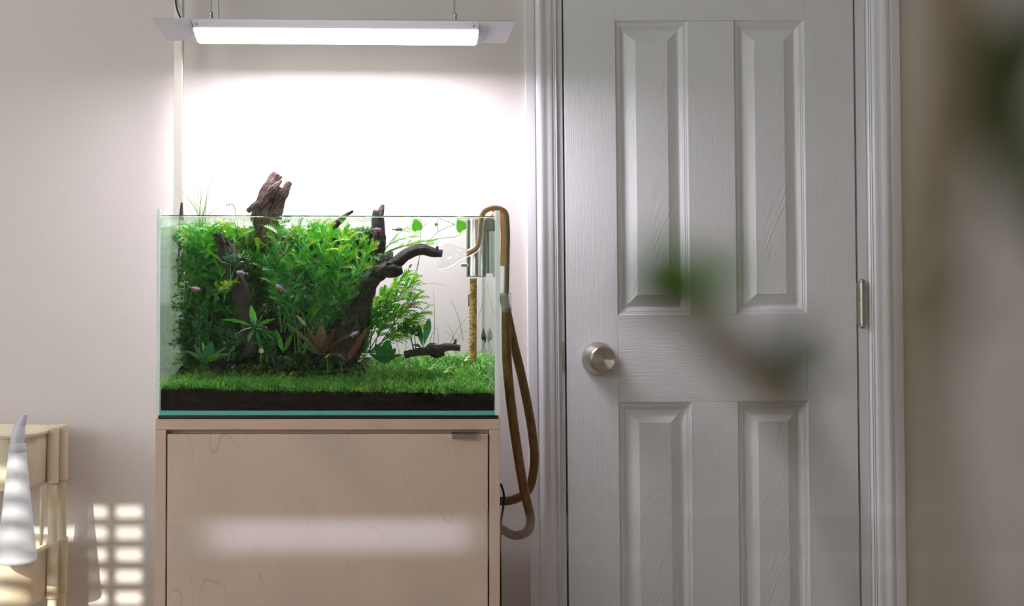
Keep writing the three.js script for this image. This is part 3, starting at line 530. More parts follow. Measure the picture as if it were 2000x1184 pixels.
// rosettes: single large leaves listed as [tipx, tipy, tipz, width m, material set, bend]
const longLeaf = (len, wid, o) => bladeGeo(len, wid, { n: 12, fold: 0.22, wave: 0.18, stalk: 0.12, ...o });
function rosette(name, label, root, leaves, o = {}) {
  const p = at(...root), t = thing(name, label, 'aquarium plant', p.toArray());
  for (const [tx, ty, tz, wid, mats, bend = 0.5, lab] of leaves) {
    const d = at(tx, ty, tz).sub(p), len = d.length() * (1 + bend * bend * 0.05);
    const l = part('leaf', longLeaf(len, wid, { bend, ...o }), pick(mats), t);
    const droop = V(0, -1, 0.35).addScaledVector(d.clone().normalize(), 0.01);
    const side = new THREE.Vector3().crossVectors(d, droop).normalize();
    aim(l, d.clone().applyAxisAngle(side, -bend * 0.5), droop);
    if (lab) l.userData.label = lab;
  }
  return t;
}
rosette('broad_leaf_rosette', 'broad-leaved green rosette low in the left front of the tank', [402, 712, 0.29], [[360, 684, 0.3, 0.017, GV.teal, 0.9], [378, 672, 0.29, 0.014, GV.deep, 0.5], [396, 668, 0.28, 0.012, GV.pale, 0.4], [412, 668, 0.3, 0.02, GV.teal, 0.3], [390, 692, 0.32, 0.02, GV.teal, 0.9], [425, 692, 0.32, 0.018, GV.fresh, 0.9], [450, 690, 0.31, 0.02, GV.teal, 0.9], [444, 676, 0.29, 0.011, GV.pale, 0.6], [435, 672, 0.27, 0.018, GV.deep, 0.5]], { wave: 0.05, shape: (t) => Math.pow(Math.sin(Math.PI * Math.pow(t, 0.9)), 0.6) });
rosette('long_leaf_plant', 'star-shaped plant of long wavy green leaves on the dark root', [499, 640, 0.31], [[430, 623, 0.33, 0.016, GV.fresh, 0.7], [490, 596, 0.31, 0.015, GV.fresh, 0.3], [538, 621, 0.33, 0.014, GV.fresh, 0.6], [464, 650, 0.34, 0.015, GV.mid, 0.7], [515, 612, 0.3, 0.012, GV.mid, 0.3], [452, 676, 0.33, 0.009, GV.deep, 1.1], [536, 664, 0.33, 0.012, GV.deep, 0.9], [522, 640, 0.335, 0.011, GV.teal, 0.8], [494, 622, 0.325, 0.008, GV.teal, 0.3], [484, 668, 0.335, 0.012, GV.deep, 0.8], [507, 676, 0.335, 0.01, GV.deep, 0.9]]);
rosette('long_leaf_plant', 'pair of upright narrow green leaves forming a V', [553, 690, 0.31], [[541, 645, 0.31, 0.012, GV.fresh, 0.2], [571, 650, 0.31, 0.011, GV.fresh, 0.2], [560, 660, 0.3, 0.01, GV.deep, 0.2]]);
rosette('brown_leaf_plant', 'brown wavy-leaved plant in the shade at the tank\'s centre', [625, 695, 0.325], [[553, 626, 0.335, 0.015, GV.brown, 0.5, 'long olive brown leaf'], [600, 638, 0.325, 0.017, GV.brown, 0.3], [628, 630, 0.32, 0.021, GV.brown, 0.2], [655, 640, 0.325, 0.02, GV.brown, 0.3], [690, 648, 0.33, 0.017, GV.brown, 0.4], [590, 676, 0.34, 0.015, GV.deep, 0.8]]);
rosette('reddish_leaf_plant', 'reddish brown upright leaves right of the olive leaves', [678, 708, 0.33], [[717, 638, 0.33, 0.019, GV.rust, 0.2], [700, 664, 0.335, 0.013, GV.rust, 0.3], [648, 690, 0.325, 0.012, GV.brown, 1.0], [664, 690, 0.32, 0.012, GV.rust, 0.5], [674, 682, 0.32, 0.008, GV.brown, 0.4]]);
rosette('long_leaf_plant', 'curved bright green leaf pair hanging under the central bush', [600, 640, 0.3], [[628, 575, 0.3, 0.012, GV.fresh, 0.4], [611, 590, 0.295, 0.012, GV.fresh, 0.2], [632, 594, 0.315, 0.008, GV.fresh, 1.0], [578, 615, 0.31, 0.01, GV.pale, 0.6], [585, 600, 0.29, 0.012, GV.mid, 0.4]]);
rosette('paddle_leaf_plant', 'green paddle-leaved plant standing behind the short stick', [826, 684, 0.25], [[838, 622, 0.25, 0.016, GV.teal, 0.15], [817, 634, 0.25, 0.012, GV.deep, 0.3], [806, 672, 0.27, 0.013, GV.teal, 1.0], [852, 670, 0.27, 0.013, GV.teal, 1.0], [845, 676, 0.26, 0.012, GV.deep, 1.0]], { wave: 0.04, shape: (t) => Math.pow(Math.sin(Math.PI * Math.pow(t, 1.5)), 0.7) });
rosette('broad_leaf_rosette', 'dark round-leaved rosette under the lime green bush', [752, 712, 0.3], [[735, 672, 0.31, 0.02, GV.deep, 0.6], [757, 665, 0.3, 0.022, GV.deep, 0.4], [772, 680, 0.3, 0.02, GV.deep, 0.6], [742, 690, 0.32, 0.02, GV.teal, 1.0], [788, 692, 0.32, 0.013, GV.deep, 1.2], [760, 690, 0.33, 0.017, GV.deep, 1.0], [722, 690, 0.31, 0.016, GV.deep, 0.8]], { wave: 0.03, shape: (t) => Math.pow(Math.sin(Math.PI * Math.pow(t, 0.9)), 0.6) });
// four-leaved clover sprigs standing in the carpet
const petal = bladeGeo(0.0085, 0.0075, { bend: 0.5, n: 5, fold: 0.1, shape: (t) => Math.pow(Math.sin(Math.PI * Math.pow(t, 1.3)), 0.6) });
[[640, 694, 0.325, 1, 'clover sprig left of the reddish leaves, leftmost of its pair'], [666, 690, 0.33, 1.15, 'pale clover sprig in front of the reddish leaves'], [705, 702, 0.33, 1, 'lime clover sprig at the foot of the reddish leaves'], [788, 707, 0.33, 1.1, 'pale clover sprig below the round-leaved rosette'], [844, 716, 0.335, 1.15, 'pale clover sprig in front of the short stick'], [874, 722, 0.335, 1.2, 'yellow clover sprig in the carpet right of the stick'], [912, 700, 0.31, 1, 'pale clover sprig left of the intake tube'], [455, 716, 0.33, 0.7, 'small yellow clover sprig in the left carpet'], [570, 728, 0.34, 0.7, 'small pale clover sprig in the carpet below the V leaves'], [960, 706, 0.31, 0.9, 'clover sprig by the right glass wall']].forEach(([x, y, z, k, label]) => {
  const p = at(x, y, z - 0.05), t = thing('clover_sprig', label, 'aquarium plant', p.toArray(), 'four-leaved sprigs in the carpet');
  const gy = soilY(p.x, p.z);
  part('stem', limb([V(rr(-0.004, 0.004), gy - p.y - 0.002, -0.004), V(0, (gy - p.y) * 0.4, 0), V(0, 0, 0)], [0.0005], { seg: 6, radial: 5 }), G.fresh[0], t);
  for (let i = 0; i < 4; i++) { const l = part('leaf', petal, pick(k > 0.95 && rnd() < 0.7 ? [...G.pale, G.lime[2]] : G.lime), t), a = i * 1.571 + 0.5; l.scale.setScalar(k * 1.15); aim(l, V(Math.cos(a), 0.3 - 0.6 * Math.sin(a), Math.sin(a)), V(0, -1, 0.3)); }
});
{ const p = at(508, 690, 0.33), t = thing('fallen_leaf', 'single pale leaf floating low left of the V leaves', 'leaf', p.toArray()); const l = part('leaf_blade', bladeGeo(0.013, 0.009, { bend: 0.8, n: 6 }), G.pale[0], t); aim(l, V(0.5, 0.8, 0.2), V(0, 0, 1)); }

// floating runner with heart-shaped leaves just under the surface
{
  const heart = (() => { const s = new THREE.Shape(); s.moveTo(0, 0); s.bezierCurveTo(-0.004, -0.003, -0.010, 0.0, -0.009, 0.007); s.bezierCurveTo(-0.008, 0.013, -0.002, 0.017, 0, 0.019); s.bezierCurveTo(0.002, 0.017, 0.008, 0.013, 0.009, 0.007); s.bezierCurveTo(0.010, 0, 0.004, -0.003, 0, 0); const g = new THREE.ShapeGeometry(s, 8); const p = g.attributes.position; for (let i = 0; i < p.count; i++) p.setZ(i, 0.25 * Math.abs(p.getX(i)) + 6 * p.getX(i) ** 2); g.computeVertexNormals(); return g; })();
  const o = at(816, 520, 0.2), t = thing('floating_runner', 'thin-stemmed runner with heart-shaped leaves under the water surface', 'aquarium plant', o.toArray());
  const L = (...pts) => pts.map((p) => at(...p).sub(o));
  for (const pts of [L([812, 545, 0.2], [821, 490, 0.2], [822, 446, 0.205]), L([822, 446, 0.205], [833, 436, 0.21], [826, 423, 0.21]), L([785, 500, 0.21], [850, 468, 0.2], [897, 460, 0.2], [903, 449, 0.2]), L([830, 484, 0.2], [853, 455, 0.2], [888, 438, 0.2]), L([855, 454, 0.2], [855, 424, 0.2]), L([858, 426, 0.21], [890, 440, 0.21]), L([800, 560, 0.2], [812, 530, 0.2], [820, 500, 0.2])]) part('stem', limb(pts, [0.0006], { seg: 12, radial: 5 }), G.mid[2], t);
  for (const [x, y, z, d, k] of [[815, 450, 0.208, [-0.2, 1, 0.3], 1.2], [903, 450, 0.205, [-0.5, 1, 0.5], 1.25], [853, 441, 0.2, [-0.6, 0.8, 0.2], 0.35]]) { const l = part('leaf', heart, G.fresh[0], t); l.scale.setScalar(k); l.position.copy(at(x, y, z).sub(o)); aim(l, V(...d), V(0.3, 0, 1)); }
}
// emersed thin grass at the back left corner
{
  const o = at(392, 428, 0.19), t = thing('emersed_grass', 'wispy pale grass rising above the rim at left', 'grass', o.toArray());
  [[361, 378], [372, 362], [384, 355], [391, 348], [398, 352], [405, 345], [425, 322], [418, 360], [410, 372], [378, 390], [344, 380], [330, 350], [395, 392], [440, 400]].forEach(([x, y], i) => {
    const b = V(rr(-0.012, 0.012), -0.02, rr(-0.01, 0.01)), e = at(x, y, 0.19 + rr(-0.02, 0.02)).sub(o), m = b.clone().lerp(e, 0.5).add(V((e.x - b.x) * -0.12, 0.004, 0));
    part('blade', limb([b, m, e], [0.0007, 0.0005, 0.00022], { seg: 10, radial: 4, cap: false }), G.hair[i % 2], t);
  });
}
{
  const g = []; for (const pts of [[[552, 345, 0.22], [549, 310, 0.22], [546, 284, 0.22]], [[562, 420, 0.23], [564, 395, 0.23], [561, 375, 0.23]]]) g.push(limb(pts.map((p) => at(...p)), [0.0004, 0.00022], { seg: 8, radial: 4 }));
  single('grass_blade', 'single hair-thin blade sticking up from the forked stump', 'grass', mergeGeometries(g), G.hair[0]);
}
{
  const o = at(447, 405, 0.22), t = thing('seed_head_sprig', 'tiny drooping dark sprig just above the rim', 'aquarium plant', o.toArray());
  const c = [at(460, 424, 0.22), at(459, 408, 0.22), at(454, 399, 0.22), at(443, 400, 0.22)].map((p) => p.sub(o));
  part('stem', limb(c, [0.0005], { seg: 12, radial: 5 }), G.brown[0], t);
  for (const k of [0.4, 0.55, 0.7, 0.85, 1]) { const p = new THREE.CatmullRomCurve3(c).getPoint(k); part('bud', new THREE.SphereGeometry(0.0013, 8, 6).translate(p.x, p.y - 0.001, p.z), G.brown[1], t); }
}
// tall hair grass blades in the open right side
{
  const o = at(880, 690, 0.2), t = thing('hair_grass', 'thin tall grass blades standing in the open right side', 'grass', o.toArray());
  [[[846, 690], [849, 620], [846, 566]], [[905, 665], [895, 620], [881, 586]], [[890, 690], [884, 650], [870, 632]], [[895, 690], [880, 654], [864, 648]], [[888, 690], [898, 654], [914, 646]], [[870, 690], [895, 640], [918, 615]], [[812, 560], [840, 553], [870, 558]], [[815, 613], [832, 612], [844, 608]], [[935, 620], [945, 580], [952, 550]], [[940, 690], [955, 640], [962, 600]], [[855, 690], [856, 655], [853, 640]], [[838, 680], [843, 655], [852, 640]], [[930, 690], [924, 660], [930, 640]], [[950, 690], [944, 668], [952, 645]], [[780, 690], [768, 640], [760, 620]], [[790, 690], [800, 640], [812, 625]]].forEach((pts, i) => part('blade', limb(pts.map((p) => at(p[0], p[1], 0.2).sub(o)), [0.0006, 0.0005, 0.0003], { seg: 10, radial: 4, cap: false }), G.hair[i % 2], t));
}

// what nobody could count: carpet grass, moss, fine back growth
function instanced(name, label, category, geo, m, count, place) {
  const o = new THREE.InstancedMesh(geo, m, count), d = new THREE.Object3D(), c = new THREE.Color();
  o.name = numbered(name); shadowed(o);
  for (let i = 0; i < count; i++) { d.position.set(0, 0, 0); d.rotation.set(0, 0, 0); d.scale.setScalar(1); place(d, c.setRGB(1, 1, 1), i); d.updateMatrix(); o.setMatrixAt(i, d.matrix); o.setColorAt(i, c); }
  o.userData = { kind: 'stuff', label, category }; scene.add(o); return o;
}
function tuft(n, len, wid, spread) {
  const gs = []; for (let i = 0; i < n; i++) { const g = bladeGeo(len * rr(0.5, 1.2), wid, { bend: rr(0.2, 1.9), n: 5, fold: 0.1, shape: (t) => 1 - 0.85 * t * t }); g.rotateX(rr(-0.2, spread)); g.rotateY(rr(0, 6.28)); g.translate(rr(-0.003, 0.003), 0, rr(-0.003, 0.003)); gs.push(g); } return mergeGeometries(gs);
}
const grassM = phys({ color: rgb(1, 1, 1), roughness: 0.6, transmission: 0.4, thickness: 0, side: THREE.DoubleSide });
instanced('carpet_grass', 'thick short green grass carpeting the aquarium floor', 'grass', tuft(6, 0.029, 0.0012, 0.95), grassM, 3800, (d, c) => {
  const f = Math.pow(rnd(), 1.5), z = lerp(ZF - GL - 0.004, ZK + 0.02, f), x = rr(X0 + GL + 0.004, X1 - 0.014), u = (x - X0) / (X1 - X0);
  d.position.set(x, soilY(x, z) - 0.002, z); d.rotation.set(rr(-0.15, 0.15), rr(0, 6.28), rr(-0.15, 0.15));
  const mid = Math.exp(-Math.pow((u - 0.45) / 0.22, 2)), k = rr(0.65, 1.15) * (1 + 0.35 * fbm(x * 22, z * 22, 9, 2)) * (1 - 0.25 * mid * f) * (f > 0.35 && u < 0.62 ? 0.55 : 1) * (f > 0.3 && u > 0.62 ? 1.4 : 1.1);
  d.scale.set(k, k * rr(0.95, 1.45), k);
  const y = rnd(); y < 0.22 ? c.setRGB(0.5, 0.75, 0.1) : y < 0.6 ? c.setRGB(0.17, 0.62, 0.03) : y < 0.82 ? c.setRGB(0.09, 0.45, 0.03) : c.setRGB(0.04, 0.22, 0.02);
});
const sprig = (() => { const gs = []; for (let i = 0; i < 9; i++) { const s = i / 9, g = lobedGeo(0.011, 0.007, { pairs: 3, bend: 0.8, lobeW: 0.2 }); g.rotateX(0.9 - 0.5 * s); g.rotateY(i * 2.4); g.translate(0, s * 0.016, 0); gs.push(g); } return mergeGeometries(gs); })();
const wisp = (() => { const gs = []; for (let i = 0; i < 7; i++) { const g = lobedGeo(0.022, 0.006, { pairs: 7, bend: rr(0.3, 1.1), lobeW: 0.05, core: 0.08 }); g.rotateX(rr(0.1, 0.9)); g.rotateY(i * 0.9 + rr(0, 0.5)); gs.push(g); } return mergeGeometries(gs); })();
// px outline -> is a pixel inside the green mass?
function inside(poly, x, y) { let r = false; for (let i = 0, j = poly.length - 1; i < poly.length; j = i++) { const [a, b] = poly[i], [c, e] = poly[j]; if (b > y !== e > y && x < ((c - a) * (y - b)) / (e - b) + a) r = !r; } return r; }
function fill(poly, n, zf, make) { const xs = poly.map((p) => p[0]), ys = poly.map((p) => p[1]); return (d, c, i) => { let x, y; do { x = rr(Math.min(...xs), Math.max(...xs)); y = rr(Math.min(...ys), Math.max(...ys)); } while (!inside(poly, x, y)); const p = inTank(at(x, y, zf(x, y))); p.y = Math.min(p.y, WATER - 0.026); d.position.copy(p); make(d, c, x, y); }; }
const turnOut = (d, k = 1) => d.quaternion.setFromUnitVectors(Yup, V(rr(-1, 1) * k, rr(-0.2, 1.2), rr(0, 1)).normalize());
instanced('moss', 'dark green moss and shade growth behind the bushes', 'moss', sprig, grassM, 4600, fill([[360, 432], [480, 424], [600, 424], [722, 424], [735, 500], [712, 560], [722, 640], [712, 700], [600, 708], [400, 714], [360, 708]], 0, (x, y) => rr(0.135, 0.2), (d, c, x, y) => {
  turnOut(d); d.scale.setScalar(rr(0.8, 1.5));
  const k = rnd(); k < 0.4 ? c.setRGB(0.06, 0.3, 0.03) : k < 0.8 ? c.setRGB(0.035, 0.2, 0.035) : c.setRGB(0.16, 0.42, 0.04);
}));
instanced('fine_moss', 'fine wispy bright moss along the top of the green mass', 'moss', wisp, grassM, 800, fill([[362, 428], [480, 424], [600, 426], [720, 426], [722, 445], [600, 450], [480, 490], [362, 540]], 0, (x, y) => rr(0.14, 0.22), (d, c) => {
  turnOut(d, 1.4); d.scale.setScalar(rr(0.7, 1.3));
  const k = rnd(); k < 0.35 ? c.setRGB(0.24, 0.55, 0.06) : k < 0.7 ? c.setRGB(0.1, 0.42, 0.05) : c.setRGB(0.36, 0.58, 0.12);
}));
instanced('wood_moss', 'moss tufts clinging to the bent branch and stub', 'moss', sprig, grassM, 420, (d, c, i) => {
  const [a, b, z, s] = pick([[[690, 590], [735, 515], 0.288, 9], [[730, 516], [760, 500], 0.295, 5], [[660, 600], [700, 640], 0.29, 14], [[455, 520], [480, 510], 0.286, 10]]), t = rnd();
  d.position.copy(at(lerp(a[0], b[0], t) + rr(-s, s), lerp(a[1], b[1], t) + rr(-s, s), z)); turnOut(d); d.scale.setScalar(rr(0.3, 0.6)); c.setRGB(0.12, 0.2, 0.05);
});

// ------------------------------------------------------------------ equipment at the right end of the tank
{
  const z = 0.25, o = at(930, 480, z), t = thing('surface_skimmer', 'brushed steel surface skimmer cylinder in the tank\'s right corner', 'skimmer', o.toArray());
  const r = (at(950, 480, z).x - at(911, 480, z).x) / 2, yt = WATER + 0.003 - o.y, yb = at(930, 541, z).y - o.y;
  part('canister', lathe([[0.0001, yb], [r - 0.001, yb], [r, yb + 0.001], [r, yt - 0.001], [r - 0.0015, yt], [r - 0.002, yt - 0.002], [0.0001, yt - 0.002]], 64), M.brushed, t);
  part('side_tube', new THREE.CylinderGeometry(0.0045, 0.0045, at(0, 442, z).y - at(0, 531, z).y, 24).translate(at(952, 0, z).x - o.x, (at(0, 442, z).y + at(0, 531, z).y) / 2 - o.y, -0.014), M.brushed, t);
  part('bracket', rbox(at(948, 0, z).x - o.x, at(966, 0, z).x - o.x, at(0, 448, z).y - o.y, yt + 0.004, -0.006, 0.004, 0.001), M.brushed, t);
  const cl = at(906, 519, z).sub(o);
  part('clip', rbox(cl.x - 0.006, cl.x + 0.008, cl.y - 0.0025, cl.y + 0.0035, 0.002, 0.008, 0.001), M.steel, t);
  const it = single('intake_tube', 'algae-stained slotted intake tube below the steel cylinder', 'pipe', new THREE.CylinderGeometry(0.0066, 0.0066, at(0, 542, z).y - at(0, 706, z).y, 28, 1, false).translate(at(925, 0, z).x, (at(0, 542, z).y + at(0, 706, z).y) / 2, z), M.intake);
  for (let y = 604; y < 690; y += 7.2) part('slot', new THREE.SphereGeometry(0.0016, 8, 6).scale(1.2, 0.5, 1).translate(at(917.8, 0, z).x, at(0, y, z).y, z), M.black, it);
  part('clamp', rbox(at(915.4, 0, z).x, at(917.3, 0, z).x, at(0, 597, z).y, at(0, 573, z).y, z - 0.003, z + 0.003, 0.0008), M.black, it);
}
// glass outlet pipe with flared mouth
{
  const z = 0.29, xo = at(990, 480, z).x, o = V(X1, TT, z), t = thing('outlet_pipe', 'clear glass outlet pipe hooked over the rim with flared mouth', 'pipe', o.toArray());
  const path = [at(989, 575, z), at(990.5, 500, z), at(990.5, 440, z), at(986, 414, z), at(966, 406, z), at(945, 414, z), at(938, 440, z), at(936.5, 466, z), at(930, 485, z + 0.002), at(914, 495, z + 0.006)].map((p) => p.sub(o));
  part('glass_tube', limb(path, [0.0074], { seg: 90, radial: 24, cap: false }), M.tube, t);
  part('brown_film', limb(path, [0.0047], { seg: 90, radial: 16, cap: false }), M.film, t).userData.label = 'brown algae film inside the tube';
  const m = part('flared_mouth', lathe([[0.0074, 0], [0.008, 0.004], [0.0115, 0.011], [0.018, 0.02], [0.0245, 0.032], [0.0275, 0.046], [0.027, 0.054], [0.0262, 0.056]], 48), M.tube, t);
  m.position.copy(path.at(-1)); m.quaternion.setFromUnitVectors(Yup, V(-1, -0.16, 0.12).normalize());
  for (const y of [508, 554]) { const c = at(981.5, y, z - 0.004).sub(o); part('suction_cup', lathe([[0.0001, 0], [0.006, 0], [0.0062, 0.0015], [0.003, 0.004], [0.003, 0.007], [0.0001, 0.0075]], 24).rotateZ(-Math.PI / 2).translate(0.0008, c.y, c.z - 0.014 + 0.014), M.clearPlastic, t); }
}
{
  const z = 0.215, o = V(X1, TT, z), t = thing('inlet_pipe', 'amber-stained inlet pipe hooked over the rim behind the outlet', 'pipe', o.toArray());
  const path = [at(981, 575, z), at(981.5, 520, z), at(981.5, 440, z), at(976, 416, z), at(962, 409, z), at(948, 413, z), at(941, 425, z)].map((p) => p.sub(o));
  part('glass_tube', limb(path, [0.0062], { seg: 50, radial: 20, cap: false }), M.tube, t);
  part('amber_film', limb(path.slice(1), [0.0046], { seg: 50, radial: 14, cap: false }), M.hoseAmber, t);
}
// hose couplings, hoses, cord
{
  const z = 0.29, p = at(989.5, 585, z);
  single('hose_coupling', 'clear plastic coupling joining the outlet pipe to its hose', 'coupling', limb([at(989, 573, z), at(989.3, 610, z)], [0.0095], { seg: 4, radial: 28, cap: false }), M.clearPlastic);
  const hose = (label, pts, r) => single('aquarium_hose', label, 'hose', limb(pts.map((q) => at(...q)), [r], { seg: 80, radial: 20 }), M.hose);
  hose('brown-stained hose hanging straight below the clear coupling', [[989, 602, z], [989, 650, z], [990, 700, z], [997, 780, 0.28], [1012, 890, 0.26], [1024, 960, 0.24], [1036, 1015, 0.22], [1030, 1038, 0.2], [1005, 1046, 0.17], [975, 1030, 0.14], [950, 1010, 0.1]], 0.0088);
  hose('brown-stained hose bowing outward toward the door casing', [[983, 575, 0.215], [990, 610, 0.2], [1003, 670, 0.17], [1022, 750, 0.15], [1040, 850, 0.14], [1043, 910, 0.13], [1030, 960, 0.12], [1000, 977, 0.11], [970, 979, 0.1], [940, 979, 0.09]], 0.0088);
  single('black_cable', 'thin black cord at the cabinet\'s side by the hoses', 'cord', limb([at(978, 945, 0.15), at(984, 965, 0.15), at(983, 990, 0.15), at(979, 1016, 0.15), at(977, 1060, 0.15), at(978, 1200, 0.15)], [0.0022], { seg: 30, radial: 8 }), M.black);
}

// ------------------------------------------------------------------ fish and snail
{
  const bodyM = std({ color: rgb(0.12, 0.1, 0.09), roughness: 0.35 }), blueM = std({ color: rgb(0.25, 0.42, 1.0), roughness: 0.25, metalness: 0.2 }), redM = std({ color: rgb(0.55, 0.05, 0.03), roughness: 0.4 }), finM = phys({ color: rgb(0.6, 0.45, 0.42), roughness: 0.5, transmission: 0.6, thickness: 0, side: THREE.DoubleSide });
  const L = 0.02, prof = (t) => 0.0034 * Math.pow(Math.sin(Math.PI * Math.pow(clamp(t, 0.001, 1), 0.62)), 0.85) + 0.0006;
  function fishBody(s, a0, a1, g = 1, t0 = 0, t1 = 1) {            // lengthwise grid, angles a0..a1 round the body
    const pos = [], idx = [], n = 16, m = 12;
    for (let i = 0; i <= n; i++) { const t = lerp(t0, t1, i / n), x = (0.5 - t) * L; for (let j = 0; j <= m; j++) { const a = lerp(a0, a1, j / m), r = prof(t) * s; pos.push(x, Math.sin(a) * r, Math.cos(a) * r * 0.55 * g); } }
    for (let i = 0; i < n; i++) for (let j = 0; j < m; j++) { const k = i * (m + 1) + j; idx.push(k, k + 1, k + m + 1, k + 1, k + m + 2, k + m + 1); }
    return geoFrom(pos, idx);
  }
  const tail = (() => { const s = new THREE.Shape([[0, 0.0008], [-0.005, 0.0035], [-0.0036, 0], [-0.005, -0.0035], [0, -0.0008]].map((p) => new THREE.Vector2(...p))); return new THREE.ExtrudeGeometry(s, { depth: 0.0003, bevelEnabled: false }).translate(-L / 2, 0, -0.00015); })();
  const fin = (x, y, h, l, d) => new THREE.ExtrudeGeometry(new THREE.Shape([[x, y], [x - l, y], [x - l * 1.15, y + h * d], [x - l * 0.35, y + h * d]].map((p) => new THREE.Vector2(...p))), { depth: 0.0003, bevelEnabled: false }).translate(0, 0, -0.00015);
  const proto = new THREE.Group();
  part('body', fishBody(1, 0, Math.PI * 2), bodyM, proto);
  part('blue_stripe', mergeGeometries([fishBody(1.06, 0.05, 0.75, 1, 0.05, 0.9), fishBody(1.06, Math.PI - 0.75, Math.PI - 0.05, 1, 0.05, 0.9)]), blueM, proto);
  part('red_belly', mergeGeometries([fishBody(1.05, -0.95, -0.05, 1, 0.1, 0.97), fishBody(1.05, Math.PI + 0.05, Math.PI + 0.95, 1, 0.1, 0.97)]), redM, proto);
  part('tail_fin', tail, finM, proto); part('dorsal_fin', fin(0.001, 0.003, 0.0025, 0.0035, 1), finM, proto); part('anal_fin', fin(-0.001, -0.0028, 0.0022, 0.004, -1), finM, proto);
  part('eye', mergeGeometries([1, -1].map((s) => new THREE.SphereGeometry(0.0009, 10, 8).translate(0.0078, 0.0006, 0.0012 * s))), M.black, proto);
  [[382, 564, 0.32, 0.95, -17, 'small blue and red fish by the left corner, lowest at left'], [471, 533, 0.325, 0.9, 172, 'small blue-backed fish in front of the left stub'], [547, 562, 0.325, 0.95, 151, 'small blue and red fish below the central bush'], [691, 653, 0.325, 1.0, 20, 'small blue and violet fish above the reddish leaves'], [736, 449, 0.3, 0.95, -3, 'small pale red-blue fish before the upright trunk'], [778, 448, 0.25, 0.8, 4, 'small dark red fish right of the upright trunk'], [804, 593, 0.32, 0.75, 187, 'small blue-headed red fish by the lime green bush'], [801, 520, 0.2, 0.5, 55, 'tiny dark fish below the bent branch']].forEach(([x, y, z, k, deg, label], i) => {
    const f = i ? proto.clone() : proto; f.name = numbered('tetra_fish'); scene.add(f);
    f.userData = { label, category: 'fish', group: 'small schooling fish in the aquarium' };
    f.position.copy(at(x, y, z)); f.scale.setScalar(k); const a = deg * Math.PI / 180;
    if (Math.cos(a) < 0) { f.rotation.set(0, Math.PI, -(Math.PI - a)); f.rotation.order = 'ZYX'; f.rotation.set(0, Math.PI, a - Math.PI); } else f.rotation.set(0, 0, a);
  });
  const s = thing('snail', 'small dark pointed snail on the right glass wall', 'snail', [X1 - 0.0098, at(953, 655, 0.2).y, 0.2]);
  part('shell', lathe([[0.0001, 0.014], [0.0016, 0.011], [0.0034, 0.006], [0.0048, 0.0], [0.0052, -0.005], [0.0035, -0.009], [0.0001, -0.0105]], 24).scale(0.9, 1, 1.1).translate(-0.0048, 0, 0), std({ color: rgb(0.05, 0.05, 0.045), roughness: 0.3 }), s);
  part('foot', new THREE.SphereGeometry(0.004, 14, 8).scale(0.4, 1.8, 0.9).translate(-0.0014, -0.008, 0), std({ color: rgb(0.03, 0.03, 0.028), roughness: 0.6 }), s);
}

// ------------------------------------------------------------------ storage cart and spray bottle at left
function roundRect(w, d, r, n = 8) {
  const p = []; for (const [cx, cz, a0] of [[w / 2 - r, d / 2 - r, 0], [-w / 2 + r, d / 2 - r, 1], [-w / 2 + r, -d / 2 + r, 2], [w / 2 - r, -d / 2 + r, 3]]) for (let i = 0; i <= n; i++) { const a = (a0 + i / n) * Math.PI / 2; p.push([cx + Math.cos(a) * r, cz + Math.sin(a) * r]); } return p;
}
function loftRect(levels, r) {                                  // levels: [w, d, y]
  const pos = [], idx = []; let n = 0;
  for (const [w, d, y] of levels) { const ps = roundRect(w, d, Math.min(r, w / 2.01, d / 2.01)); n = ps.length; for (const [x, z] of ps) pos.push(x, y, z); }
  for (let s = 0; s < levels.length - 1; s++) for (let i = 0; i < n; i++) { const a = s * n + i, b = s * n + (i + 1) % n; idx.push(a, a + n, b, b, a + n, b + n); }
  for (const s of [0, levels.length - 1]) { const k = pos.length / 3; pos.push(0, levels[s][2], 0); for (let i = 0; i < n; i++) { const a = s * n + i, b = s * n + (i + 1) % n; s ? idx.push(k, a, b) : idx.push(k, b, a); } }
  let g = geoFrom(pos, idx).toNonIndexed(); g.deleteAttribute('normal'); g.computeVertexNormals(); return toCreasedNormals(g, 0.7);
}
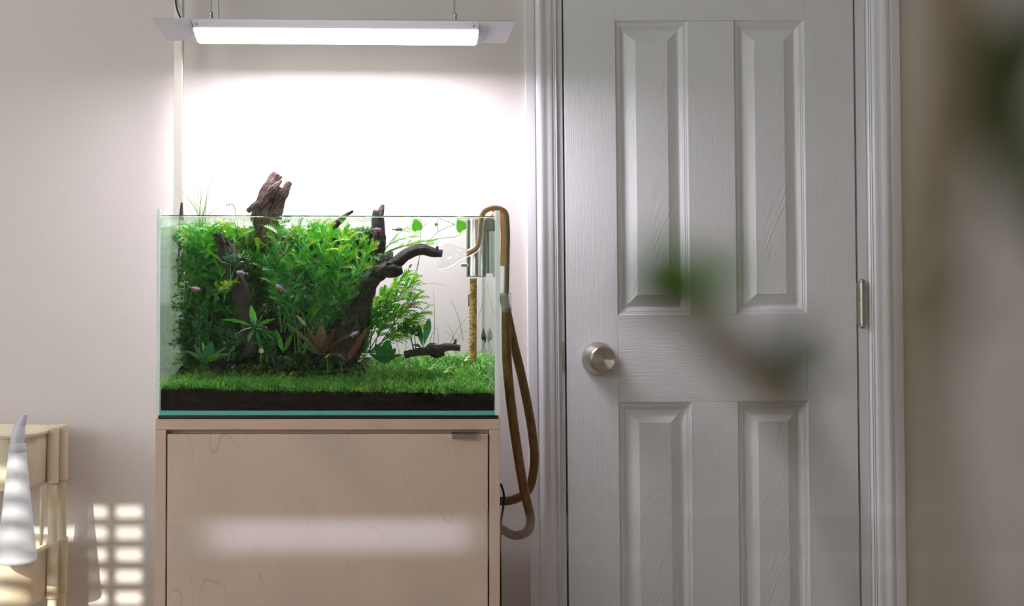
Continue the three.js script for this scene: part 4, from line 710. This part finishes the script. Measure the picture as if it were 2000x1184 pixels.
{
  const cx = -0.848, cz = 0.13, c = thing('storage_cart', 'cream plastic tiered storage cart at the left edge', 'cart', [cx, FLOOR, cz]);
  c.rotation.y = -0.1;
  const bw = 0.36, bd = 0.2, R = 0.06, hb = 0.106;
  const yTop = at(60, 849, 0.23).y - FLOOR, yLow = at(60, 1084, 0.23).y - FLOOR;
  for (const y of [yTop, yLow, yLow - 0.22]) {
    if (y < 0.1) continue;
    part('tray', loftRect([[bw - 0.03, bd - 0.03, y - hb], [bw - 0.012, bd - 0.012, y - hb + 0.002], [bw - 0.006, bd - 0.006, y - hb + 0.012], [bw, bd, y - 0.007], [bw + 0.01, bd + 0.01, y - 0.006], [bw + 0.011, bd + 0.011, y - 0.001], [bw + 0.008, bd + 0.008, y], [bw - 0.004, bd - 0.004, y], [bw - 0.007, bd - 0.007, y - 0.004], [bw - 0.014, bd - 0.014, y - hb + 0.006]], R), M.beige, c);
  }
  for (const [sx, sz] of [[1, 1], [1, -1], [-1, 1], [-1, -1]]) {
    const px = sx * (bw / 2 + 0.008), pz = sz * 0.022 - 0.035;
    part('post', new THREE.CylinderGeometry(0.0088, 0.0088, yTop - 0.012, 20).translate(px, (yTop + 0.012) / 2, pz), M.beige, c);
    for (const y of [yTop, yLow, yLow - 0.22]) if (y > 0.1) part('sleeve', lathe([[0.0001, y + 0.005], [0.0108, y + 0.005], [0.0118, y + 0.0035], [0.0118, y - 0.006], [0.0113, y - 0.008], [0.0108, y - hb + 0.003], [0.0098, y - hb], [0.0001, y - hb]], 24).translate(px, 0, pz), M.beige, c);
    part('caster', new THREE.CylinderGeometry(0.02, 0.02, 0.014, 20).rotateZ(Math.PI / 2).translate(px, 0.02, pz), M.black, c);
  }
  for (const sx of [1, -1]) for (const [ya, yb] of [[yLow, yTop]]) part('side_brace', new THREE.ExtrudeGeometry(new THREE.Shape([[-0.03, ya + 0.006], [-0.024, ya + 0.006], [-0.008, yb - hb - 0.03], [-0.004, yb - hb], [-0.03, yb - hb]].map((q) => new THREE.Vector2(...q))), { depth: 0.003, bevelEnabled: false }).rotateY(Math.PI / 2).translate(sx * (bw / 2 + 0.003) - 0.0015, 0, 0.03 * 0 + 0.0), M.beige, c);
}
{
  const z = 0.278, p = at(33, 1100, z), t = thing('spray_bottle', 'translucent white cone-shaped spray bottle hanging on the cart', 'bottle', p.toArray());
  const s = at(34, 1100, z).x - at(33, 1100, z).x, hgt = 215 * s, r0 = 38 * s, r1 = 17 * s;
  const prof = [[0.0001, 0.003], [r0 * 0.86, 0.002], [r0 * 0.97, 0.004], [r0, 0.009]];
  for (let i = 1; i <= 8; i++) prof.push([lerp(r0, r1, Math.pow(i / 8, 0.9)), lerp(0.009, hgt, i / 8)]);
  prof.push([r1 * 0.95, hgt + 0.003], [r1 * 0.85, hgt + 0.004]);
  part('body', lathe(prof, 48), M.bottle, t);
  part('collar', lathe([[r1 * 0.85, hgt + 0.003], [r1 * 0.98, hgt + 0.005], [r1 * 0.98, hgt + 0.011], [r1 * 0.9, hgt + 0.0115], [r1 * 0.9, hgt + 0.018], [r1 * 0.75, hgt + 0.019], [0.0001, hgt + 0.019]], 32), M.nozzle, t);
  part('spray_head', limb([V(-0.001, hgt + 0.017, 0), V(0.0, hgt + 0.034, -0.002), V(0.002, hgt + 0.048, -0.004), V(0.005, hgt + 0.06, -0.004)], [0.0115, 0.0125, 0.0105, 0.0075], { seg: 20, radial: 20 }), M.nozzle, t);
  part('nozzle', new THREE.CylinderGeometry(0.006, 0.007, 0.02, 20).rotateZ(-0.25).translate(0.009, hgt + 0.062, -0.004), M.nozzle, t);
  part('trigger', limb([V(0, hgt + 0.036, -0.02), V(0, hgt + 0.03, -0.032), V(0, hgt + 0.014, -0.036), V(0, hgt - 0.012, -0.032)], [0.004, 0.003], { seg: 14, radial: 10 }), M.nozzle, t);
  part('dip_tube', new THREE.CylinderGeometry(0.0018, 0.0018, hgt - 0.01, 12).translate(0, hgt / 2, 0), M.clearPlastic, t);
}

// ------------------------------------------------------------------ out-of-focus foreground: glass shelf and potted plant on a low table by the lens
{
  const t = thing('side_table', 'low wooden table close to the viewer', 'table', [0.15, FLOOR, 1.75]);
  part('table_top', rbox(-0.6, 0.65, 0.70, 0.725, -0.34, 0.36, 0.004), M.table, t);
  for (const [x, z] of [[-0.57, -0.31], [0.62, -0.31], [-0.57, 0.33], [0.62, 0.33]]) part('leg', rbox(x - 0.02, x + 0.02, 0, 0.7, z - 0.02, z + 0.02, 0.004), M.table, t);
  const zc = 1.54, c = at(1000, 1046, zc), g = thing('glass_shelf', 'blurred narrow glass shelf mirroring the lamp across the foreground', 'shelf', [0.08, c.y, zc]);
  const pane = part('glass_pane', new RoundedBoxGeometry(0.84, 0.005, 0.062, 2, 0.0012), M.shelfGlass, g); pane.rotation.x = 7.45 * Math.PI / 180;
  for (const x of [-0.41, 0.41]) part('support', rbox(x - 0.008, x + 0.008, 0.725 + FLOOR - c.y, -0.003, -0.02, 0.02, 0.003), M.clearPlastic, g);
}
{
  const px = 0.1, pz = 1.995, y0 = FLOOR + 0.725, t = thing('potted_plant', 'blurred leafy potted plant close to the lens at right', 'plant', [px, y0, pz]), o = V(px, y0, pz);
  part('pot', lathe([[0.0001, 0], [0.04, 0], [0.05, 0.075], [0.053, 0.075], [0.053, 0.088], [0.046, 0.088], [0.045, 0.074], [0.0001, 0.074]], 32), M.pot, t);
  const D = (x, y, d) => at(x, y, 2.19 - d).sub(o), bm = std({ color: rgb(0.15, 0.115, 0.06), roughness: 0.8 }), lm = [leaf(0.08, 0.26, 0.02), leaf(0.06, 0.12, 0.03), leaf(0.1, 0.14, 0.06)];
  const twig = (pts, r) => part('branch', limb(pts, r, { seg: 24, radial: 8 }), bm, t);
  twig([V(0, 0.07, 0), D(1760, 1500, 0.19), D(1640, 1000, 0.181), D(1540, 815, 0.179)], [0.001, 0.001, 0.001, 0.0012]);
  twig([D(1590, 900, 0.18), D(1545, 820, 0.179), D(1490, 745, 0.178), D(1390, 650, 0.176), D(1310, 575, 0.175)], [0.0012, 0.003, 0.0036, 0.0034, 0.0026]);
  twig([V(0.01, 0.07, 0), D(2000, 1900, 0.15), D(1850, 1150, 0.125), D(1795, 760, 0.125), D(1800, 600, 0.125), D(1835, 330, 0.13), D(1852, 130, 0.135), D(1850, -150, 0.14)], [0.0024, 0.0016, 0.0012, 0.0022, 0.0018, 0.002, 0.0042, 0.0042]);
  twig([V(0.02, 0.07, 0), D(2500, 1500, 0.16), D(2250, 800, 0.15), D(2060, 420, 0.14), D(1950, 230, 0.14), D(1930, 40, 0.14)], [0.004, 0.0035, 0.0032, 0.003, 0.0034, 0.002]);
  const lf = (x, y, d, dir, len, wid, m = 0) => { const l = part('leaf', bladeGeo(len, wid, { bend: 0.5, n: 8, fold: 0.1 }), lm[m], t); l.position.copy(D(x, y, d)); aim(l, V(...dir), V(0, -0.3, 1)); };
  lf(1350, 600, 0.175, [-0.55, 0.75, 0.1], 0.015, 0.011); lf(1345, 575, 0.175, [0.9, 0.6, 0.1], 0.012, 0.007); lf(1350, 565, 0.175, [-0.9, -0.05, 0.1], 0.013, 0.008, 1);
  lf(1500, 730, 0.178, [0.5, 0.8, 0.1], 0.013, 0.006, 2); lf(1560, 740, 0.178, [-0.2, 0.7, 0.2], 0.011, 0.005, 2); lf(1640, 720, 0.178, [-0.8, -0.1, 0.2], 0.012, 0.005, 2);
  lf(1965, 330, 0.14, [-0.2, 1, 0.1], 0.022, 0.009, 1); lf(2040, 480, 0.14, [-0.4, 1, 0.1], 0.022, 0.008, 1); lf(1990, 200, 0.14, [0.2, 1, 0.1], 0.02, 0.007, 2); lf(1800, 700, 0.125, [0.4, 0.8, 0.1], 0.012, 0.004, 2);
}

renderer.render(scene, camera);
